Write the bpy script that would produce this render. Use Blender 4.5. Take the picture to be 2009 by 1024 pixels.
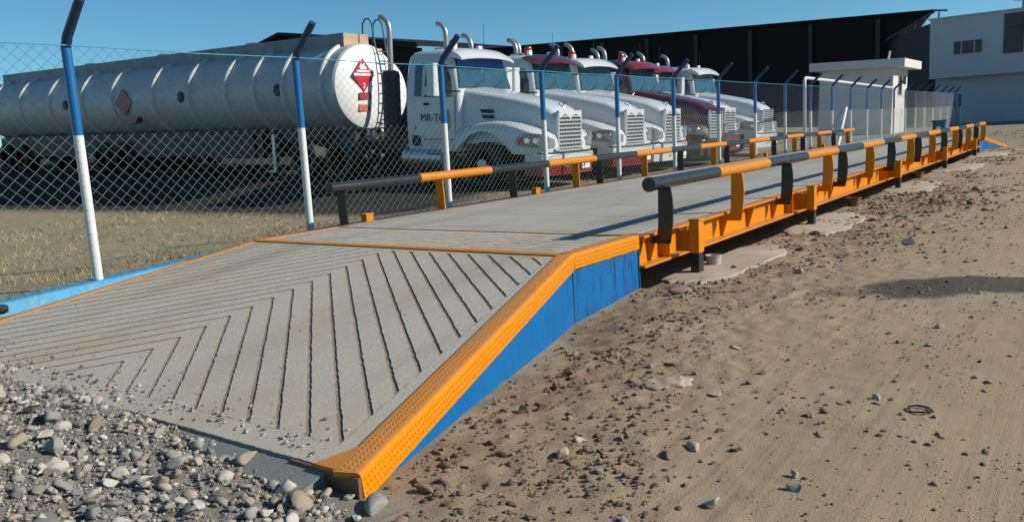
import bpy, math, random
import numpy as np
from mathutils import Vector, Matrix, noise

random.seed(7)
rng = np.random.default_rng(7)
for o in list(bpy.data.objects):
    bpy.data.objects.remove(o)
SC = bpy.context.scene
COL = SC.collection
R = math.radians

# ------------------------------------------------------------------ camera
cam_d = bpy.data.cameras.new('camera')
cam = bpy.data.objects.new('camera', cam_d)
COL.objects.link(cam)
def camera_axes(yaw, pitch, roll):
    a, b, r = R(yaw), R(pitch), R(roll)
    F = Vector((math.cos(a)*math.cos(b), math.sin(a)*math.cos(b), -math.sin(b)))
    X = F.cross(Vector((0, 0, 1))).normalized()
    U = X.cross(F)
    return F, math.cos(r)*X + math.sin(r)*U, -math.sin(r)*X + math.cos(r)*U
F_, X_, U_ = camera_axes(36.0137, 8.7724, -3.1921)
M = Matrix(((X_.x, U_.x, -F_.x, -4.7977), (X_.y, U_.y, -F_.y, -2.9624), (X_.z, U_.z, -F_.z, 1.2117), (0, 0, 0, 1)))
cam.matrix_world = M
cam_d.sensor_width = 36.0
cam_d.lens = 1602.18/2009*36
cam_d.clip_start = 0.05
cam_d.clip_end = 3000
SC.camera = cam

# ------------------------------------------------------------------ light
SUN_AZ, SUN_EL = -62.5, 31.0
world = bpy.data.worlds.new('World')
SC.world = world
world.use_nodes = True
wn = world.node_tree.nodes
sky = wn.new('ShaderNodeTexSky')
sky.sky_type = 'NISHITA'
sky.sun_disc = False
sky.sun_elevation = R(SUN_EL)
sky.sun_rotation = R(90 - SUN_AZ)
sky.altitude = 1200
sky.air_density = 1.0
sky.dust_density = 0.25
sky.ozone_density = 3.5
tint = wn.new('ShaderNodeMix'); tint.data_type = 'RGBA'; tint.blend_type = 'MULTIPLY'
tint.inputs[0].default_value = 1.0; tint.inputs[7].default_value = (.70, 1.15, 1.24, 1)
world.node_tree.links.new(sky.outputs[0], tint.inputs[6])
world.node_tree.links.new(tint.outputs[2], wn['Background'].inputs[0])
wn['Background'].inputs[1].default_value = 0.069
sun_d = bpy.data.lights.new('sun', 'SUN')
sun_d.energy = 4.7
sun_d.angle = R(0.5)
sun_d.color = (1.0, 0.93, 0.82)
sun = bpy.data.objects.new('sun', sun_d)
COL.objects.link(sun)
sd = Vector((math.cos(R(SUN_EL))*math.cos(R(SUN_AZ)), math.cos(R(SUN_EL))*math.sin(R(SUN_AZ)), math.sin(R(SUN_EL))))
sun.rotation_euler = (-sd).to_track_quat('-Z', 'Y').to_euler()
sun.location = sd*60
SC.view_settings.view_transform = 'Standard'
SC.view_settings.look = 'None'
SC.view_settings.gamma = 1
SC.view_settings.exposure = 0.28

# ------------------------------------------------------------------ materials
def nt(name):
    m = bpy.data.materials.new(name)
    m.use_nodes = True
    return m, m.node_tree.nodes, m.node_tree.links, m.node_tree.nodes['Principled BSDF']

def mixrgb(N, L, fac, a, b, mode='MIX'):
    n = N.new('ShaderNodeMix'); n.data_type = 'RGBA'; n.blend_type = mode
    for sock, v in ((n.inputs[0], fac), (n.inputs[6], a), (n.inputs[7], b)):
        if hasattr(v, 'is_output'): L.new(v, sock)
        elif isinstance(v, (int, float)): sock.default_value = v
        else: sock.default_value = (*v, 1) if len(v) == 3 else v
    return n.outputs[2]

def ramp(N, L, src, p0, p1, c0=(0, 0, 0), c1=(1, 1, 1)):
    n = N.new('ShaderNodeValToRGB')
    n.color_ramp.elements[0].position = p0; n.color_ramp.elements[0].color = (*c0, 1)
    n.color_ramp.elements[1].position = p1; n.color_ramp.elements[1].color = (*c1, 1)
    L.new(src, n.inputs[0])
    return n.outputs[0]

def tex(N, L, kind, scale, coord, detail=4, rough=.6, **kw):
    n = N.new('ShaderNodeTexNoise' if kind == 'noise' else 'ShaderNodeTexVoronoi')
    n.inputs['Scale'].default_value = scale
    if kind == 'noise':
        n.inputs['Detail'].default_value = detail; n.inputs['Roughness'].default_value = rough
    L.new(coord, n.inputs['Vector'])
    return n.outputs['Fac'] if kind == 'noise' else n.outputs['Distance']

def coords(N, L, kind='Object', scale=None):
    tc = N.new('ShaderNodeTexCoord')
    out = tc.outputs[kind]
    if scale:
        mp = N.new('ShaderNodeMapping'); mp.inputs['Scale'].default_value = scale
        L.new(out, mp.inputs[0]); out = mp.outputs[0]
    return out

def bump(N, L, b, h, strength=.3, dist=.01):
    n = N.new('ShaderNodeBump'); n.inputs['Strength'].default_value = strength; n.inputs['Distance'].default_value = dist
    L.new(h, n.inputs['Height']); L.new(n.outputs[0], b.inputs['Normal'])

def paint(name, col, rough=.45, dirt=.25, dirtcol=(.22, .18, .13), scale=3.0, metal=0, var=.12, bumps=.0, coat=0):
    m, N, L, b = nt(name)
    c = coords(N, L)
    f1 = tex(N, L, 'noise', scale, c, 6)
    dark = tuple(x*(1-var) for x in col); lite = tuple(min(1, x*(1+var)) for x in col)
    base = mixrgb(N, L, f1, dark, lite)
    f2 = ramp(N, L, tex(N, L, 'noise', scale*2.7, c, 8, .7), .5, .8)
    mul = N.new('ShaderNodeMath'); mul.operation = 'MULTIPLY'; mul.inputs[1].default_value = dirt
    L.new(f2, mul.inputs[0])
    base = mixrgb(N, L, mul.outputs[0], base, dirtcol)
    L.new(base, b.inputs['Base Color'])
    r = N.new('ShaderNodeMapRange'); r.inputs[3].default_value = rough*.8; r.inputs[4].default_value = min(1, rough*1.35)
    L.new(f2, r.inputs[0]); L.new(r.outputs[0], b.inputs['Roughness'])
    b.inputs['Metallic'].default_value = metal
    if coat: b.inputs['Coat Weight'].default_value = coat; b.inputs['Coat Roughness'].default_value = .12
    if bumps: bump(N, L, b, tex(N, L, 'noise', scale*25, c, 3), bumps, .004)
    return m

MT = {}
MT['orange'] = paint('orange_paint', (.60, .205, .002), .45, .25, (.34, .17, .06), 5, var=.10, bumps=.2)
MT['orange_worn'] = paint('worn_orange_paint', (.52, .19, .010), .55, .35, (.32, .17, .06), 6, var=.12, bumps=.15)
MT['black'] = paint('black_gloss_paint', (.012, .013, .014), .3, .15, (.05, .045, .04), 5, var=.2, bumps=.1)
MT['rail_black'] = paint('grey_black_rail_paint', (.02, .023, .026), .32, .12, (.06, .06, .055), 3, var=.2, bumps=.1)
MT['blue_pole'] = paint('blue_post_paint', (.006, .11, .30), .4, .12, (.05, .08, .12), 5, var=.1, bumps=.08)
MT['dark_blue'] = paint('navy_arm_paint', (.012, .035, .085), .45, .2, (.03, .03, .04), 5, var=.1)
MT['white_pole'] = paint('white_post_paint', (.62, .64, .62), .5, .2, (.35, .33, .28), 5, var=.07, bumps=.08)
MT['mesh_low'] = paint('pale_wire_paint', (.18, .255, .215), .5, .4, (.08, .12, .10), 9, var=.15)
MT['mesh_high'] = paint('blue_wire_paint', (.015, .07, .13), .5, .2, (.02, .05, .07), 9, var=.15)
MT['top_wire'] = paint('teal_wire_paint', (.05, .28, .42), .45, .1, (.05, .2, .25), 9)
MT['white'] = paint('white_truck_paint', (.57, .605, .60), .27, .3, (.33, .30, .25), 1.4, var=.04, coat=.5)
MT['maroon'] = paint('maroon_truck_paint', (.075, .008, .013), .24, .12, (.12, .07, .06), 2, var=.08, coat=.5)
MT['red'] = paint('red_truck_paint', (.18, .010, .014), .26, .15, (.16, .08, .07), 2, var=.08, coat=.5)
MT['glass'] = paint('dark_truck_glass', (.035, .075, .09), .05, .1, (.06, .09, .1), 2)
MT['glass'].node_tree.nodes['Principled BSDF'].inputs['Specular IOR Level'].default_value = .8
MT['windshield'] = paint('sky_tinted_windshield', (.026, .082, .115), .05, .2, (.10, .17, .19), 1.6, var=.45)  # sky reflection on the panes put into the glass colour
MT['shade_strip'] = paint('blue_sun_strip', (.01, .08, .36), .15, .05)
MT['chrome'] = paint('chrome', (.72, .76, .78), .2, .25, (.35, .35, .33), 3, metal=1)
MT['pale_chrome'] = paint('pale_chrome_bars', (.55, .62, .64), .25, .2, (.3, .3, .28), 3, metal=.35)
MT['alu'] = paint('dull_steel', (.42, .43, .43), .42, .45, (.2, .17, .13), 2.5, metal=.85)
MT['stack'] = paint('dull_exhaust_steel', (.33, .34, .33), .42, .5, (.2, .15, .11), 3, metal=.5)
MT['tyre'] = paint('tyre_rubber', (.016, .016, .016), .85, .5, (.06, .052, .042), 4, bumps=.3)
MT['chassis'] = paint('black_chassis', (.017, .017, .018), .65, .4, (.05, .043, .035), 3)
MT['black_hole'] = paint('dark_grille_void', (.012, .014, .016), .8, .1)
MT['lens'] = paint('headlamp_lens', (.22, .25, .27), .06, .1, (.3, .3, .3), 6, coat=.6)
MT['amber'] = paint('amber_lens', (.7, .16, .02), .2, .05)
MT['red_lens'] = paint('red_beacon_lens', (.45, .035, .02), .22, .05)
MT['placard_red'] = paint('placard_red', (.5, .02, .03), .4, .1)
MT['placard_white'] = paint('placard_white', (.78, .78, .76), .45, .1)
MT['label_red'] = paint('label_dark_red', (.28, .035, .025), .5, .3)
MT['label_orange'] = paint('label_faded_orange', (.5, .12, .06), .5, .4, (.6, .4, .3))
MT['lettering'] = paint('dark_lettering', (.02, .025, .03), .5, .1)
MT['booth_white'] = paint('booth_plaster', (.60, .59, .54), .8, .35, (.36, .33, .27), .8, var=.07, bumps=.1)
MT['building_white'] = paint('office_plaster', (.42, .45, .47), .8, .3, (.33, .32, .29), .35, var=.06)
MT['dark_wall'] = paint('dark_plaster', (.055, .05, .045), .85, .3)
MT['shed_roof'] = paint('dark_sheet_roof', (.018, .018, .019), .7, .3, (.05, .045, .04), .5)
MT['shed_in'] = paint('dark_shed_wall_and_shade', (.021, .019, .0175), .9, .3, (.03, .03, .03), .5)
MT['shed_column'] = paint('shed_column', (.036, .034, .031), .9, .3)
MT['window'] = paint('dark_window_glass', (.018, .022, .025), .35, .1)
MT['teal_plastic'] = paint('teal_plastic', (.015, .12, .17), .4, .15)
MT['rust'] = paint('rusty_box', (.42, .30, .19), .8, .8, (.17, .075, .035), 3, var=.25)
MT['pvc'] = paint('white_pipe', (.66, .69, .69), .4, .15)
MT['pot'] = paint('grey_bucket', (.42, .4, .35), .7, .4, (.25, .2, .15), 6)
MT['clay'] = paint('brown_bucket', (.16, .085, .05), .75, .4, (.08, .05, .03), 6)
MT['pad'] = paint('footing_concrete', (.37, .31, .235), .9, .8, (.26, .20, .13), 1.8, var=.12, bumps=.2)
MT['kerb'] = paint('sky_blue_kerb_paint', (.008, .23, .42), .7, .75, (.16, .30, .36), 7, var=.15, bumps=.3)
MT['kerb_top'] = paint('blue_kerb_top', (.02, .22, .40), .6, .7, (.2, .27, .28), 6, var=.25, bumps=.4)
MT['grey_plate'] = paint('grey_speckled_plate', (.20, .21, .20), .8, .9, (.38, .36, .31), 40, var=.3, bumps=.6)

def dusty(m, amount=.55, col=(.30, .215, .12)):
    N, L = m.node_tree.nodes, m.node_tree.links; b = N['Principled BSDF']
    old = b.inputs['Base Color'].links[0].from_socket
    g = N.new('ShaderNodeNewGeometry'); sp = N.new('ShaderNodeSeparateXYZ'); L.new(g.outputs['True Normal'], sp.inputs[0])
    up = ramp(N, L, sp.outputs[2], .75, .97)
    n = ramp(N, L, tex(N, L, 'noise', 7, coords(N, L), 8, .72), .30, .72)
    k = N.new('ShaderNodeMath'); k.operation = 'MULTIPLY'; L.new(up, k.inputs[0]); L.new(n, k.inputs[1])
    k2 = N.new('ShaderNodeMath'); k2.operation = 'MULTIPLY'; k2.inputs[1].default_value = amount; L.new(k.outputs[0], k2.inputs[0])
    L.new(mixrgb(N, L, k2.outputs[0], old, col), b.inputs['Base Color'])
for k_ in ('orange', 'orange_worn'): MT[k_].node_tree.nodes['Principled BSDF'].inputs['Specular IOR Level'].default_value = .25
for k_ in ('shed_roof', 'shed_in'): MT[k_].node_tree.nodes['Principled BSDF'].inputs['Specular IOR Level'].default_value = .05
def chips(m, col, lo=.66, hi=.70, sc=16):
    N, L = m.node_tree.nodes, m.node_tree.links; b = N['Principled BSDF']
    old = b.inputs['Base Color'].links[0].from_socket
    L.new(mixrgb(N, L, ramp(N, L, tex(N, L, 'noise', sc, coords(N, L), 6, .75), lo, hi), old, col), b.inputs['Base Color'])
chips(MT['orange'], (.14, .06, .025)); chips(MT['orange_worn'], (.12, .06, .03), .62, .67); chips(MT['kerb'], (.30, .27, .22), .58, .66, 9); chips(MT['white_pole'], (.25, .2, .14), .66, .7, 20)
dusty(MT['orange'], .8); dusty(MT['kerb_top'], .6, (.3, .26, .2))

def wall_blue():
    m, N, L, b = nt('blue_wall_paint')
    c = coords(N, L)
    base = mixrgb(N, L, tex(N, L, 'noise', 3, c, 6), (.001, .090, .265), (.002, .132, .345))
    cs = coords(N, L, 'Object', (16, 16, 1.6))
    st = ramp(N, L, tex(N, L, 'noise', 1.9, cs, 5, .65), .53, .60)
    sxx = N.new('ShaderNodeSeparateXYZ'); L.new(c, sxx.inputs[0])
    mo = N.new('ShaderNodeMapRange'); mo.inputs[1].default_value = -1.2; mo.inputs[2].default_value = .35; mo.inputs[3].default_value = .15; L.new(sxx.outputs[0], mo.inputs[0])
    msk_ = N.new('ShaderNodeMath'); msk_.operation = 'MULTIPLY'; L.new(ramp(N, L, tex(N, L, 'noise', 1.7, c, 2), .38, .55), msk_.inputs[0]); L.new(mo.outputs[0], msk_.inputs[1]); msk = msk_.outputs[0]
    mm = N.new('ShaderNodeMath'); mm.operation = 'MULTIPLY'; L.new(st, mm.inputs[0]); L.new(msk, mm.inputs[1])
    base = mixrgb(N, L, mm.outputs[0], base, (.008, .03, .13))
    L.new(base, b.inputs['Base Color']); b.inputs['Roughness'].default_value = .6; b.inputs['Specular IOR Level'].default_value = .2
    bump(N, L, b, tex(N, L, 'noise', 9, c, 8, .7), .5, .02)
    return m
MT['blue_wall'] = wall_blue()

def concrete(name, c0, c1, tine=None, stain=(.30, .25, .19)):
    m, N, L, b = nt(name)
    c = coords(N, L)
    base = mixrgb(N, L, tex(N, L, 'noise', 1.7, c, 9, .65), c0, c1)
    fine = tex(N, L, 'noise', 60, c, 4, .7)
    base = mixrgb(N, L, ramp(N, L, fine, .35, .7), base, tuple(x*.82 for x in c0))
    base = mixrgb(N, L, ramp(N, L, tex(N, L, 'noise', .9, c, 7, .7), .5, .72), base, stain)
    h = fine
    if tine:
        cs = coords(N, L, 'Object', (1, .22, 1))
        wv = N.new('ShaderNodeTexWave'); wv.wave_type = 'BANDS'; wv.bands_direction = 'X'
        wv.inputs['Scale'].default_value = tine; wv.inputs['Distortion'].default_value = 2.2
        wv.inputs['Detail'].default_value = 3; wv.inputs['Detail Scale'].default_value = 1.5
        L.new(cs, wv.inputs['Vector'])
        g = ramp(N, L, wv.outputs['Fac'], .02, .34)
        gm = ramp(N, L, tex(N, L, 'noise', 2.2, coords(N, L, 'Object', (1.2, .35, 1)), 6, .7), .35, .65)
        inv = N.new('ShaderNodeMath'); inv.operation = 'SUBTRACT'; inv.inputs[0].default_value = 1; L.new(g, inv.inputs[1])
        pr = N.new('ShaderNodeMath'); pr.operation = 'MULTIPLY'; L.new(inv.outputs[0], pr.inputs[0]); L.new(gm, pr.inputs[1])
        base = mixrgb(N, L, pr.outputs[0], base, tuple(x*.45 for x in c0))
        ad = N.new('ShaderNodeMath'); ad.operation = 'MULTIPLY_ADD'; L.new(pr.outputs[0], ad.inputs[0]); ad.inputs[1].default_value = -2.5; L.new(fine, ad.inputs[2])
        h = ad.outputs[0]
    ln_ = tex(N, L, 'noise', 1.2, coords(N, L, 'Object', (.16, 1.5, 1)), 6, .65)
    base = mixrgb(N, L, ramp(N, L, ln_, .48, .68), base, mixrgb(N, L, 1.0, base, (.80, .785, .76), 'MULTIPLY'))
    L.new(base, b.inputs['Base Color']); b.inputs['Roughness'].default_value = .88
    bump(N, L, b, h, .35, .006)
    return m
MT['deck'] = concrete('deck_concrete', (.35, .34, .295), (.47, .455, .385), 2.3, (.37, .335, .265))
MT['ramp'] = concrete('ramp_concrete', (.40, .37, .30), (.51, .475, .385), None, (.41, .335, .235))
MT['groove'] = concrete('groove_sand', (.27, .225, .16), (.40, .33, .24), None, (.20, .16, .115))

MT['groove_dark'] = concrete('groove_dark_dirt', (.07, .06, .045), (.14, .115, .085), None, (.10, .08, .055))

def stone_mat(name, cols, island=True, rough=.85):
    m, N, L, b = nt(name)
    c = coords(N, L)
    if island:
        g = N.new('ShaderNodeNewGeometry'); src = g.outputs['Random Per Island']
    else:
        g = N.new('ShaderNodeObjectInfo'); src = g.outputs['Random']
    cr = N.new('ShaderNodeValToRGB'); cr.color_ramp.interpolation = 'CONSTANT'
    el = cr.color_ramp.elements
    el[0].position = 0; el[0].color = (*cols[0], 1); el[1].position = 1/len(cols); el[1].color = (*cols[1], 1)
    for i, k in enumerate(cols[2:], 2):
        e = el.new(i/len(cols)); e.color = (*k, 1)
    L.new(src, cr.inputs[0])
    n = tex(N, L, 'noise', 22, c, 7, .7)
    base = mixrgb(N, L, 1.0, cr.outputs[0], ramp(N, L, n, .25, .75, (.62, .6, .58), (1.12, 1.1, 1.06)), 'MULTIPLY')
    L.new(base, b.inputs['Base Color']); b.inputs['Roughness'].default_value = rough
    bump(N, L, b, tex(N, L, 'noise', 70, c, 5, .7), .5, .004)
    return m
MT['gravel'] = stone_mat('river_gravel', [(.31, .295, .255), (.23, .23, .215), (.42, .39, .34), (.28, .235, .175), (.17, .175, .17), (.35, .315, .25), (.26, .255, .23), (.48, .46, .42)])
MT['cobble'] = stone_mat('river_cobble', [(.38, .355, .305), (.28, .28, .26), (.48, .45, .39), (.34, .285, .205), (.22, .225, .22), (.41, .365, .29), (.31, .305, .275), (.54, .52, .48)], False)
MT['clod'] = stone_mat('dirt_clods', [(.14, .095, .06), (.11, .075, .048), (.19, .135, .088), (.15, .105, .07), (.22, .165, .112), (.27, .215, .15)], True, .95)
MT['cobble_pale'] = paint('pale_stone', (.40, .35, .275), .85, .4, (.3, .27, .23), 14, var=.2, bumps=.4)
MT['cobble_grey'] = paint('grey_stone', (.24, .24, .22), .85, .4, (.34, .32, .28), 14, var=.2, bumps=.4)
MT['cobble_tan'] = paint('tan_stone', (.36, .28, .20), .85, .4, (.24, .18, .13), 14, var=.2, bumps=.4)
MT['clod_brown'] = paint('brown_clod', (.21, .145, .10), .95, .5, (.14, .095, .065), 14, var=.25, bumps=.6)

def ground_mat():
    m, N, L, b = nt('sandy_dirt')
    c = coords(N, L)
    big = tex(N, L, 'noise', .55, c, 6, .6)
    base = mixrgb(N, L, ramp(N, L, big, .3, .7), (.278, .209, .130), (.352, .276, .184))
    mid = tex(N, L, 'noise', 4.5, c, 9, .72)
    base = mixrgb(N, L, ramp(N, L, mid, .52, .72), base, (.215, .158, .098))
    # long tyre-smeared streaks along the road
    st = tex(N, L, 'noise', 2.2, coords(N, L, 'Object', (.28, 2.2, 1)), 7, .68)
    base = mixrgb(N, L, ramp(N, L, st, .5, .75), base, (.365, .288, .196))
    # loose dark crumbs, sparse
    vo = N.new('ShaderNodeTexVoronoi'); vo.inputs['Scale'].default_value = 38; vo.inputs['Randomness'].default_value = 1
    L.new(c, vo.inputs['Vector'])
    crumbs = ramp(N, L, vo.outputs['Distance'], .10, .24, (1, 1, 1), (0, 0, 0))
    pick = ramp(N, L, tex(N, L, 'noise', 2.4, c, 6, .7), .46, .62)
    cm = N.new('ShaderNodeMath'); cm.operation = 'MULTIPLY'; L.new(crumbs, cm.inputs[0]); L.new(pick, cm.inputs[1])
    base = mixrgb(N, L, cm.outputs[0], base, (.10, .066, .046))
    fine = tex(N, L, 'noise', 120, c, 4, .8)
    base = mixrgb(N, L, ramp(N, L, fine, .35, .75), base, (.37, .285, .187))
    # brown tilled band beside the scale
    sx = N.new('ShaderNodeSeparateXYZ'); L.new(c, sx.inputs[0])
    mr = N.new('ShaderNodeMapRange'); mr.interpolation_type = 'SMOOTHSTEP'
    for i, v in ((1, -1.7), (2, -.7), (3, 0), (4, .75)): mr.inputs[i].default_value = v
    L.new(sx.outputs[1], mr.inputs[0])
    bn = ramp(N, L, tex(N, L, 'noise', 1.3, c, 8, .7), .45, .65)
    bm = N.new('ShaderNodeMath'); bm.operation = 'MULTIPLY'; L.new(mr.outputs[0], bm.inputs[0]); L.new(bn, bm.inputs[1])
    base = mixrgb(N, L, bm.outputs[0], base, (.155, .105, .065))
    # irregular soft-edged dark patch on the track
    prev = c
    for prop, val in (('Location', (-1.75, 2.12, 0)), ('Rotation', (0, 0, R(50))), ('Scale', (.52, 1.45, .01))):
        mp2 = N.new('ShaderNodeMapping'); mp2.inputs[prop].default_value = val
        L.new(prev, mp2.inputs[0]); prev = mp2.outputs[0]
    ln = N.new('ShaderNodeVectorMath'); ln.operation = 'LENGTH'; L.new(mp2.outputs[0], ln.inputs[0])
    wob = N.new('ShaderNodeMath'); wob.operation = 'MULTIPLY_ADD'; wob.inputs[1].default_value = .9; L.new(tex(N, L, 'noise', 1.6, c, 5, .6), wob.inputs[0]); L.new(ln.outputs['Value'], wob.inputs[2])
    dark_patch = ramp(N, L, wob.outputs[0], .85, 1.6, (.9, .9, .9), (0, 0, 0))
    base = mixrgb(N, L, dark_patch, base, (.055, .055, .048))
    # grey grit under the gravel heap
    gx_ = N.new('ShaderNodeMapRange')
    for i, v in ((1, -2.75), (2, -2.95)): gx_.inputs[i].default_value = v
    L.new(sx.outputs[0], gx_.inputs[0])
    gy_ = N.new('ShaderNodeMapRange')
    for i, v in ((1, -1.5), (2, -.9)): gy_.inputs[i].default_value = v
    L.new(sx.outputs[1], gy_.inputs[0])
    gm_ = N.new('ShaderNodeMath'); gm_.operation = 'MULTIPLY'; L.new(gx_.outputs[0], gm_.inputs[0]); L.new(gy_.outputs[0], gm_.inputs[1])
    base = mixrgb(N, L, gm_.outputs[0], base, mixrgb(N, L, ramp(N, L, fine, .3, .7), (.13, .125, .11), (.30, .275, .23)))
    # dry grass soil beyond the kerb
    mg = N.new('ShaderNodeMapRange')
    for i, v in ((1, 4.3), (2, 4.9)): mg.inputs[i].default_value = v
    L.new(sx.outputs[1], mg.inputs[0])
    soil = mixrgb(N, L, ramp(N, L, tex(N, L, 'noise', 5, c, 8, .7), .35, .65), (.20, .165, .095), (.36, .29, .18))
    base = mixrgb(N, L, mg.outputs[0], base, soil)
    # dark yard soil, with the shade beside the tankers painted in
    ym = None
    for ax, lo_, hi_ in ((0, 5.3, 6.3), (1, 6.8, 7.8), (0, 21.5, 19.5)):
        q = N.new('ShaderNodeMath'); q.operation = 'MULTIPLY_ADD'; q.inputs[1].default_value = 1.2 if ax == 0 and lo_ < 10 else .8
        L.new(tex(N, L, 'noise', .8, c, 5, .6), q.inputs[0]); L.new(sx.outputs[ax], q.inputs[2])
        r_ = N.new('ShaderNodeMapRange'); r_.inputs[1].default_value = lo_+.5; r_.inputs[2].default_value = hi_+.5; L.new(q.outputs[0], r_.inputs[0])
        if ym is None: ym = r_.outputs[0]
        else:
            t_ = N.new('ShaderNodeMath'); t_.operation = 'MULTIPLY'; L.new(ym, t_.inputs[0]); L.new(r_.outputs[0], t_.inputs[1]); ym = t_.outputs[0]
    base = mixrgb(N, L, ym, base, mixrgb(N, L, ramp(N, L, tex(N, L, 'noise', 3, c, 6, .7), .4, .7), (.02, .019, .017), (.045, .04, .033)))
    # bare pale yard further away
    mh = N.new('ShaderNodeMapRange')
    for i, v in ((1, 24), (2, 34)): mh.inputs[i].default_value = v
    L.new(sx.outputs[0], mh.inputs[0])
    base = mixrgb(N, L, mh.outputs[0], base, (.24, .20, .145))
    L.new(base, b.inputs['Base Color']); b.inputs['Roughness'].default_value = .97
    b.inputs['Specular IOR Level'].default_value = .2
    rut = tex(N, L, 'noise', 3.2, coords(N, L, 'Object', (.22, 5.5, 1)), 5, .6)
    base2 = mixrgb(N, L, ramp(N, L, rut, .56, .66), base, mixrgb(N, L, 1.0, base, (.86, .84, .82), 'MULTIPLY'))
    L.new(base2, b.inputs['Base Color'])
    ad = N.new('ShaderNodeMath'); ad.operation = 'MULTIPLY_ADD'; L.new(cm.outputs[0], ad.inputs[0]); ad.inputs[1].default_value = .8
    ad2 = N.new('ShaderNodeMath'); ad2.operation = 'ADD'; L.new(mid, ad2.inputs[0]); L.new(fine, ad2.inputs[1]); ad3 = N.new('ShaderNodeMath'); ad3.operation = 'MULTIPLY_ADD'; ad3.inputs[1].default_value = 1.2; L.new(rut, ad3.inputs[0]); L.new(ad2.outputs[0], ad3.inputs[2]); L.new(ad3.outputs[0], ad.inputs[2])
    bump(N, L, b, ad.outputs[0], .55, .012)
    return m
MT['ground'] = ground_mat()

def grass_mat():
    m, N, L, b = nt('dry_grass')
    g = N.new('ShaderNodeNewGeometry')
    cr = N.new('ShaderNodeValToRGB'); el = cr.color_ramp.elements
    el[0].color = (.30, .225, .11, 1); el[1].color = (.46, .37, .20, 1)
    e = el.new(.5); e.color = (.38, .285, .145, 1)
    e = el.new(.8); e.color = (.15, .165, .06, 1)
    L.new(g.outputs['Random Per Island'], cr.inputs[0])
    L.new(cr.outputs[0], b.inputs['Base Color']); b.inputs['Roughness'].default_value = .9
    return m
MT['grass'] = grass_mat()

# ------------------------------------------------------------------ mesh builder
class MB:
    def __init__(s): s.v = []; s.f = []; s.m = []
    def add(s, vs, fs, mi=0):
        o = len(s.v); s.v.extend([tuple(p) for p in vs])
        s.f.extend([tuple(i+o for i in f) for f in fs]); s.m.extend([mi]*len(fs)); return s
    def box(s, x0, x1, y0, y1, z0, z1, mi=0):
        vs = [(x, y, z) for z in (z0, z1) for y in (y0, y1) for x in (x0, x1)]
        return s.add(vs, [(0, 2, 3, 1), (4, 5, 7, 6), (0, 1, 5, 4), (2, 6, 7, 3), (0, 4, 6, 2), (1, 3, 7, 5)], mi)
    def prism(s, poly, axis, a0, a1, mi=0):
        # poly in the other two axes, extruded along axis
        def P(p, a): return {'x': (a, p[0], p[1]), 'y': (p[0], a, p[1]), 'z': (p[0], p[1], a)}[axis]
        n = len(poly)
        ar = sum(poly[i][0]*poly[(i+1) % n][1]-poly[(i+1) % n][0]*poly[i][1] for i in range(n))
        if (ar < 0) != (axis == 'y'): poly = poly[::-1]
        vs = [P(p, a0) for p in poly]+[P(p, a1) for p in poly]
        fs = [tuple(range(n))[::-1], tuple(range(n, 2*n))]+[(i, (i+1) % n, n+(i+1) % n, n+i) for i in range(n)]
        return s.add(vs, fs, mi)
    def loft(s, rings, mi=0, cap=True, closed=True):
        n = len(rings[0]); vs = [p for r in rings for p in r]; fs = []
        for k in range(len(rings)-1):
            for i in range(n if closed else n-1):
                j = (i+1) % n
                fs.append((k*n+i, k*n+j, (k+1)*n+j, (k+1)*n+i))
        if cap:
            fs.append(tuple(range(n))[::-1]); fs.append(tuple((len(rings)-1)*n+i for i in range(n)))
        return s.add(vs, fs, mi)
    def tube(s, pts, r, n=8, mi=0, cap=True):
        pts = [Vector(p) for p in pts]; rings = []
        prev = None
        for i, p in enumerate(pts):
            t = (pts[min(i+1, len(pts)-1)]-pts[max(i-1, 0)]).normalized()
            ref = prev if prev is not None else (Vector((0, 0, 1)) if abs(t.z) < .9 else Vector((1, 0, 0)))
            a = (ref-t*ref.dot(t)).normalized(); prev = a
            b = t.cross(a)
            rr = r[i] if isinstance(r, (list, tuple)) else r
            rings.append([p+rr*(math.cos(2*math.pi*k/n)*a+math.sin(2*math.pi*k/n)*b) for k in range(n)])
        return s.loft(rings, mi, cap)
    def lathe(s, prof, origin, axis, n=20, mi=0):
        # prof: (radius, along)
        ax = {'x': (Vector((1, 0, 0)), Vector((0, 1, 0)), Vector((0, 0, 1))), 'y': (Vector((0, 1, 0)), Vector((0, 0, 1)), Vector((1, 0, 0))), 'z': (Vector((0, 0, 1)), Vector((1, 0, 0)), Vector((0, 1, 0)))}[axis]
        o = Vector(origin)
        rings = [[o+ax[0]*h+r*(math.cos(2*math.pi*k/n)*ax[1]+math.sin(2*math.pi*k/n)*ax[2]) for k in range(n)] for r, h in prof]
        return s.loft(rings, mi)
    def build(s, name, mats, parent=None, loc=None, smooth=35, bevel=0):
        me = bpy.data.meshes.new(name)
        me.from_pydata(s.v, [], s.f)
        if not isinstance(mats, (list, tuple)): mats = [mats]
        for m in mats: me.materials.append(m)
        if len(mats) > 1: me.polygons.foreach_set('material_index', s.m)
        me.update()
        if smooth:
            me.polygons.foreach_set('use_smooth', [True]*len(me.polygons))
            me.set_sharp_from_angle(angle=R(smooth))
        o = bpy.data.objects.new(name, me)
        COL.objects.link(o)
        if parent: o.parent = parent
        if loc: o.location = loc
        if bevel:
            b = o.modifiers.new('bevel', 'BEVEL'); b.width = bevel; b.segments = 2; b.limit_method = 'ANGLE'; b.angle_limit = R(40)
        return o

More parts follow.
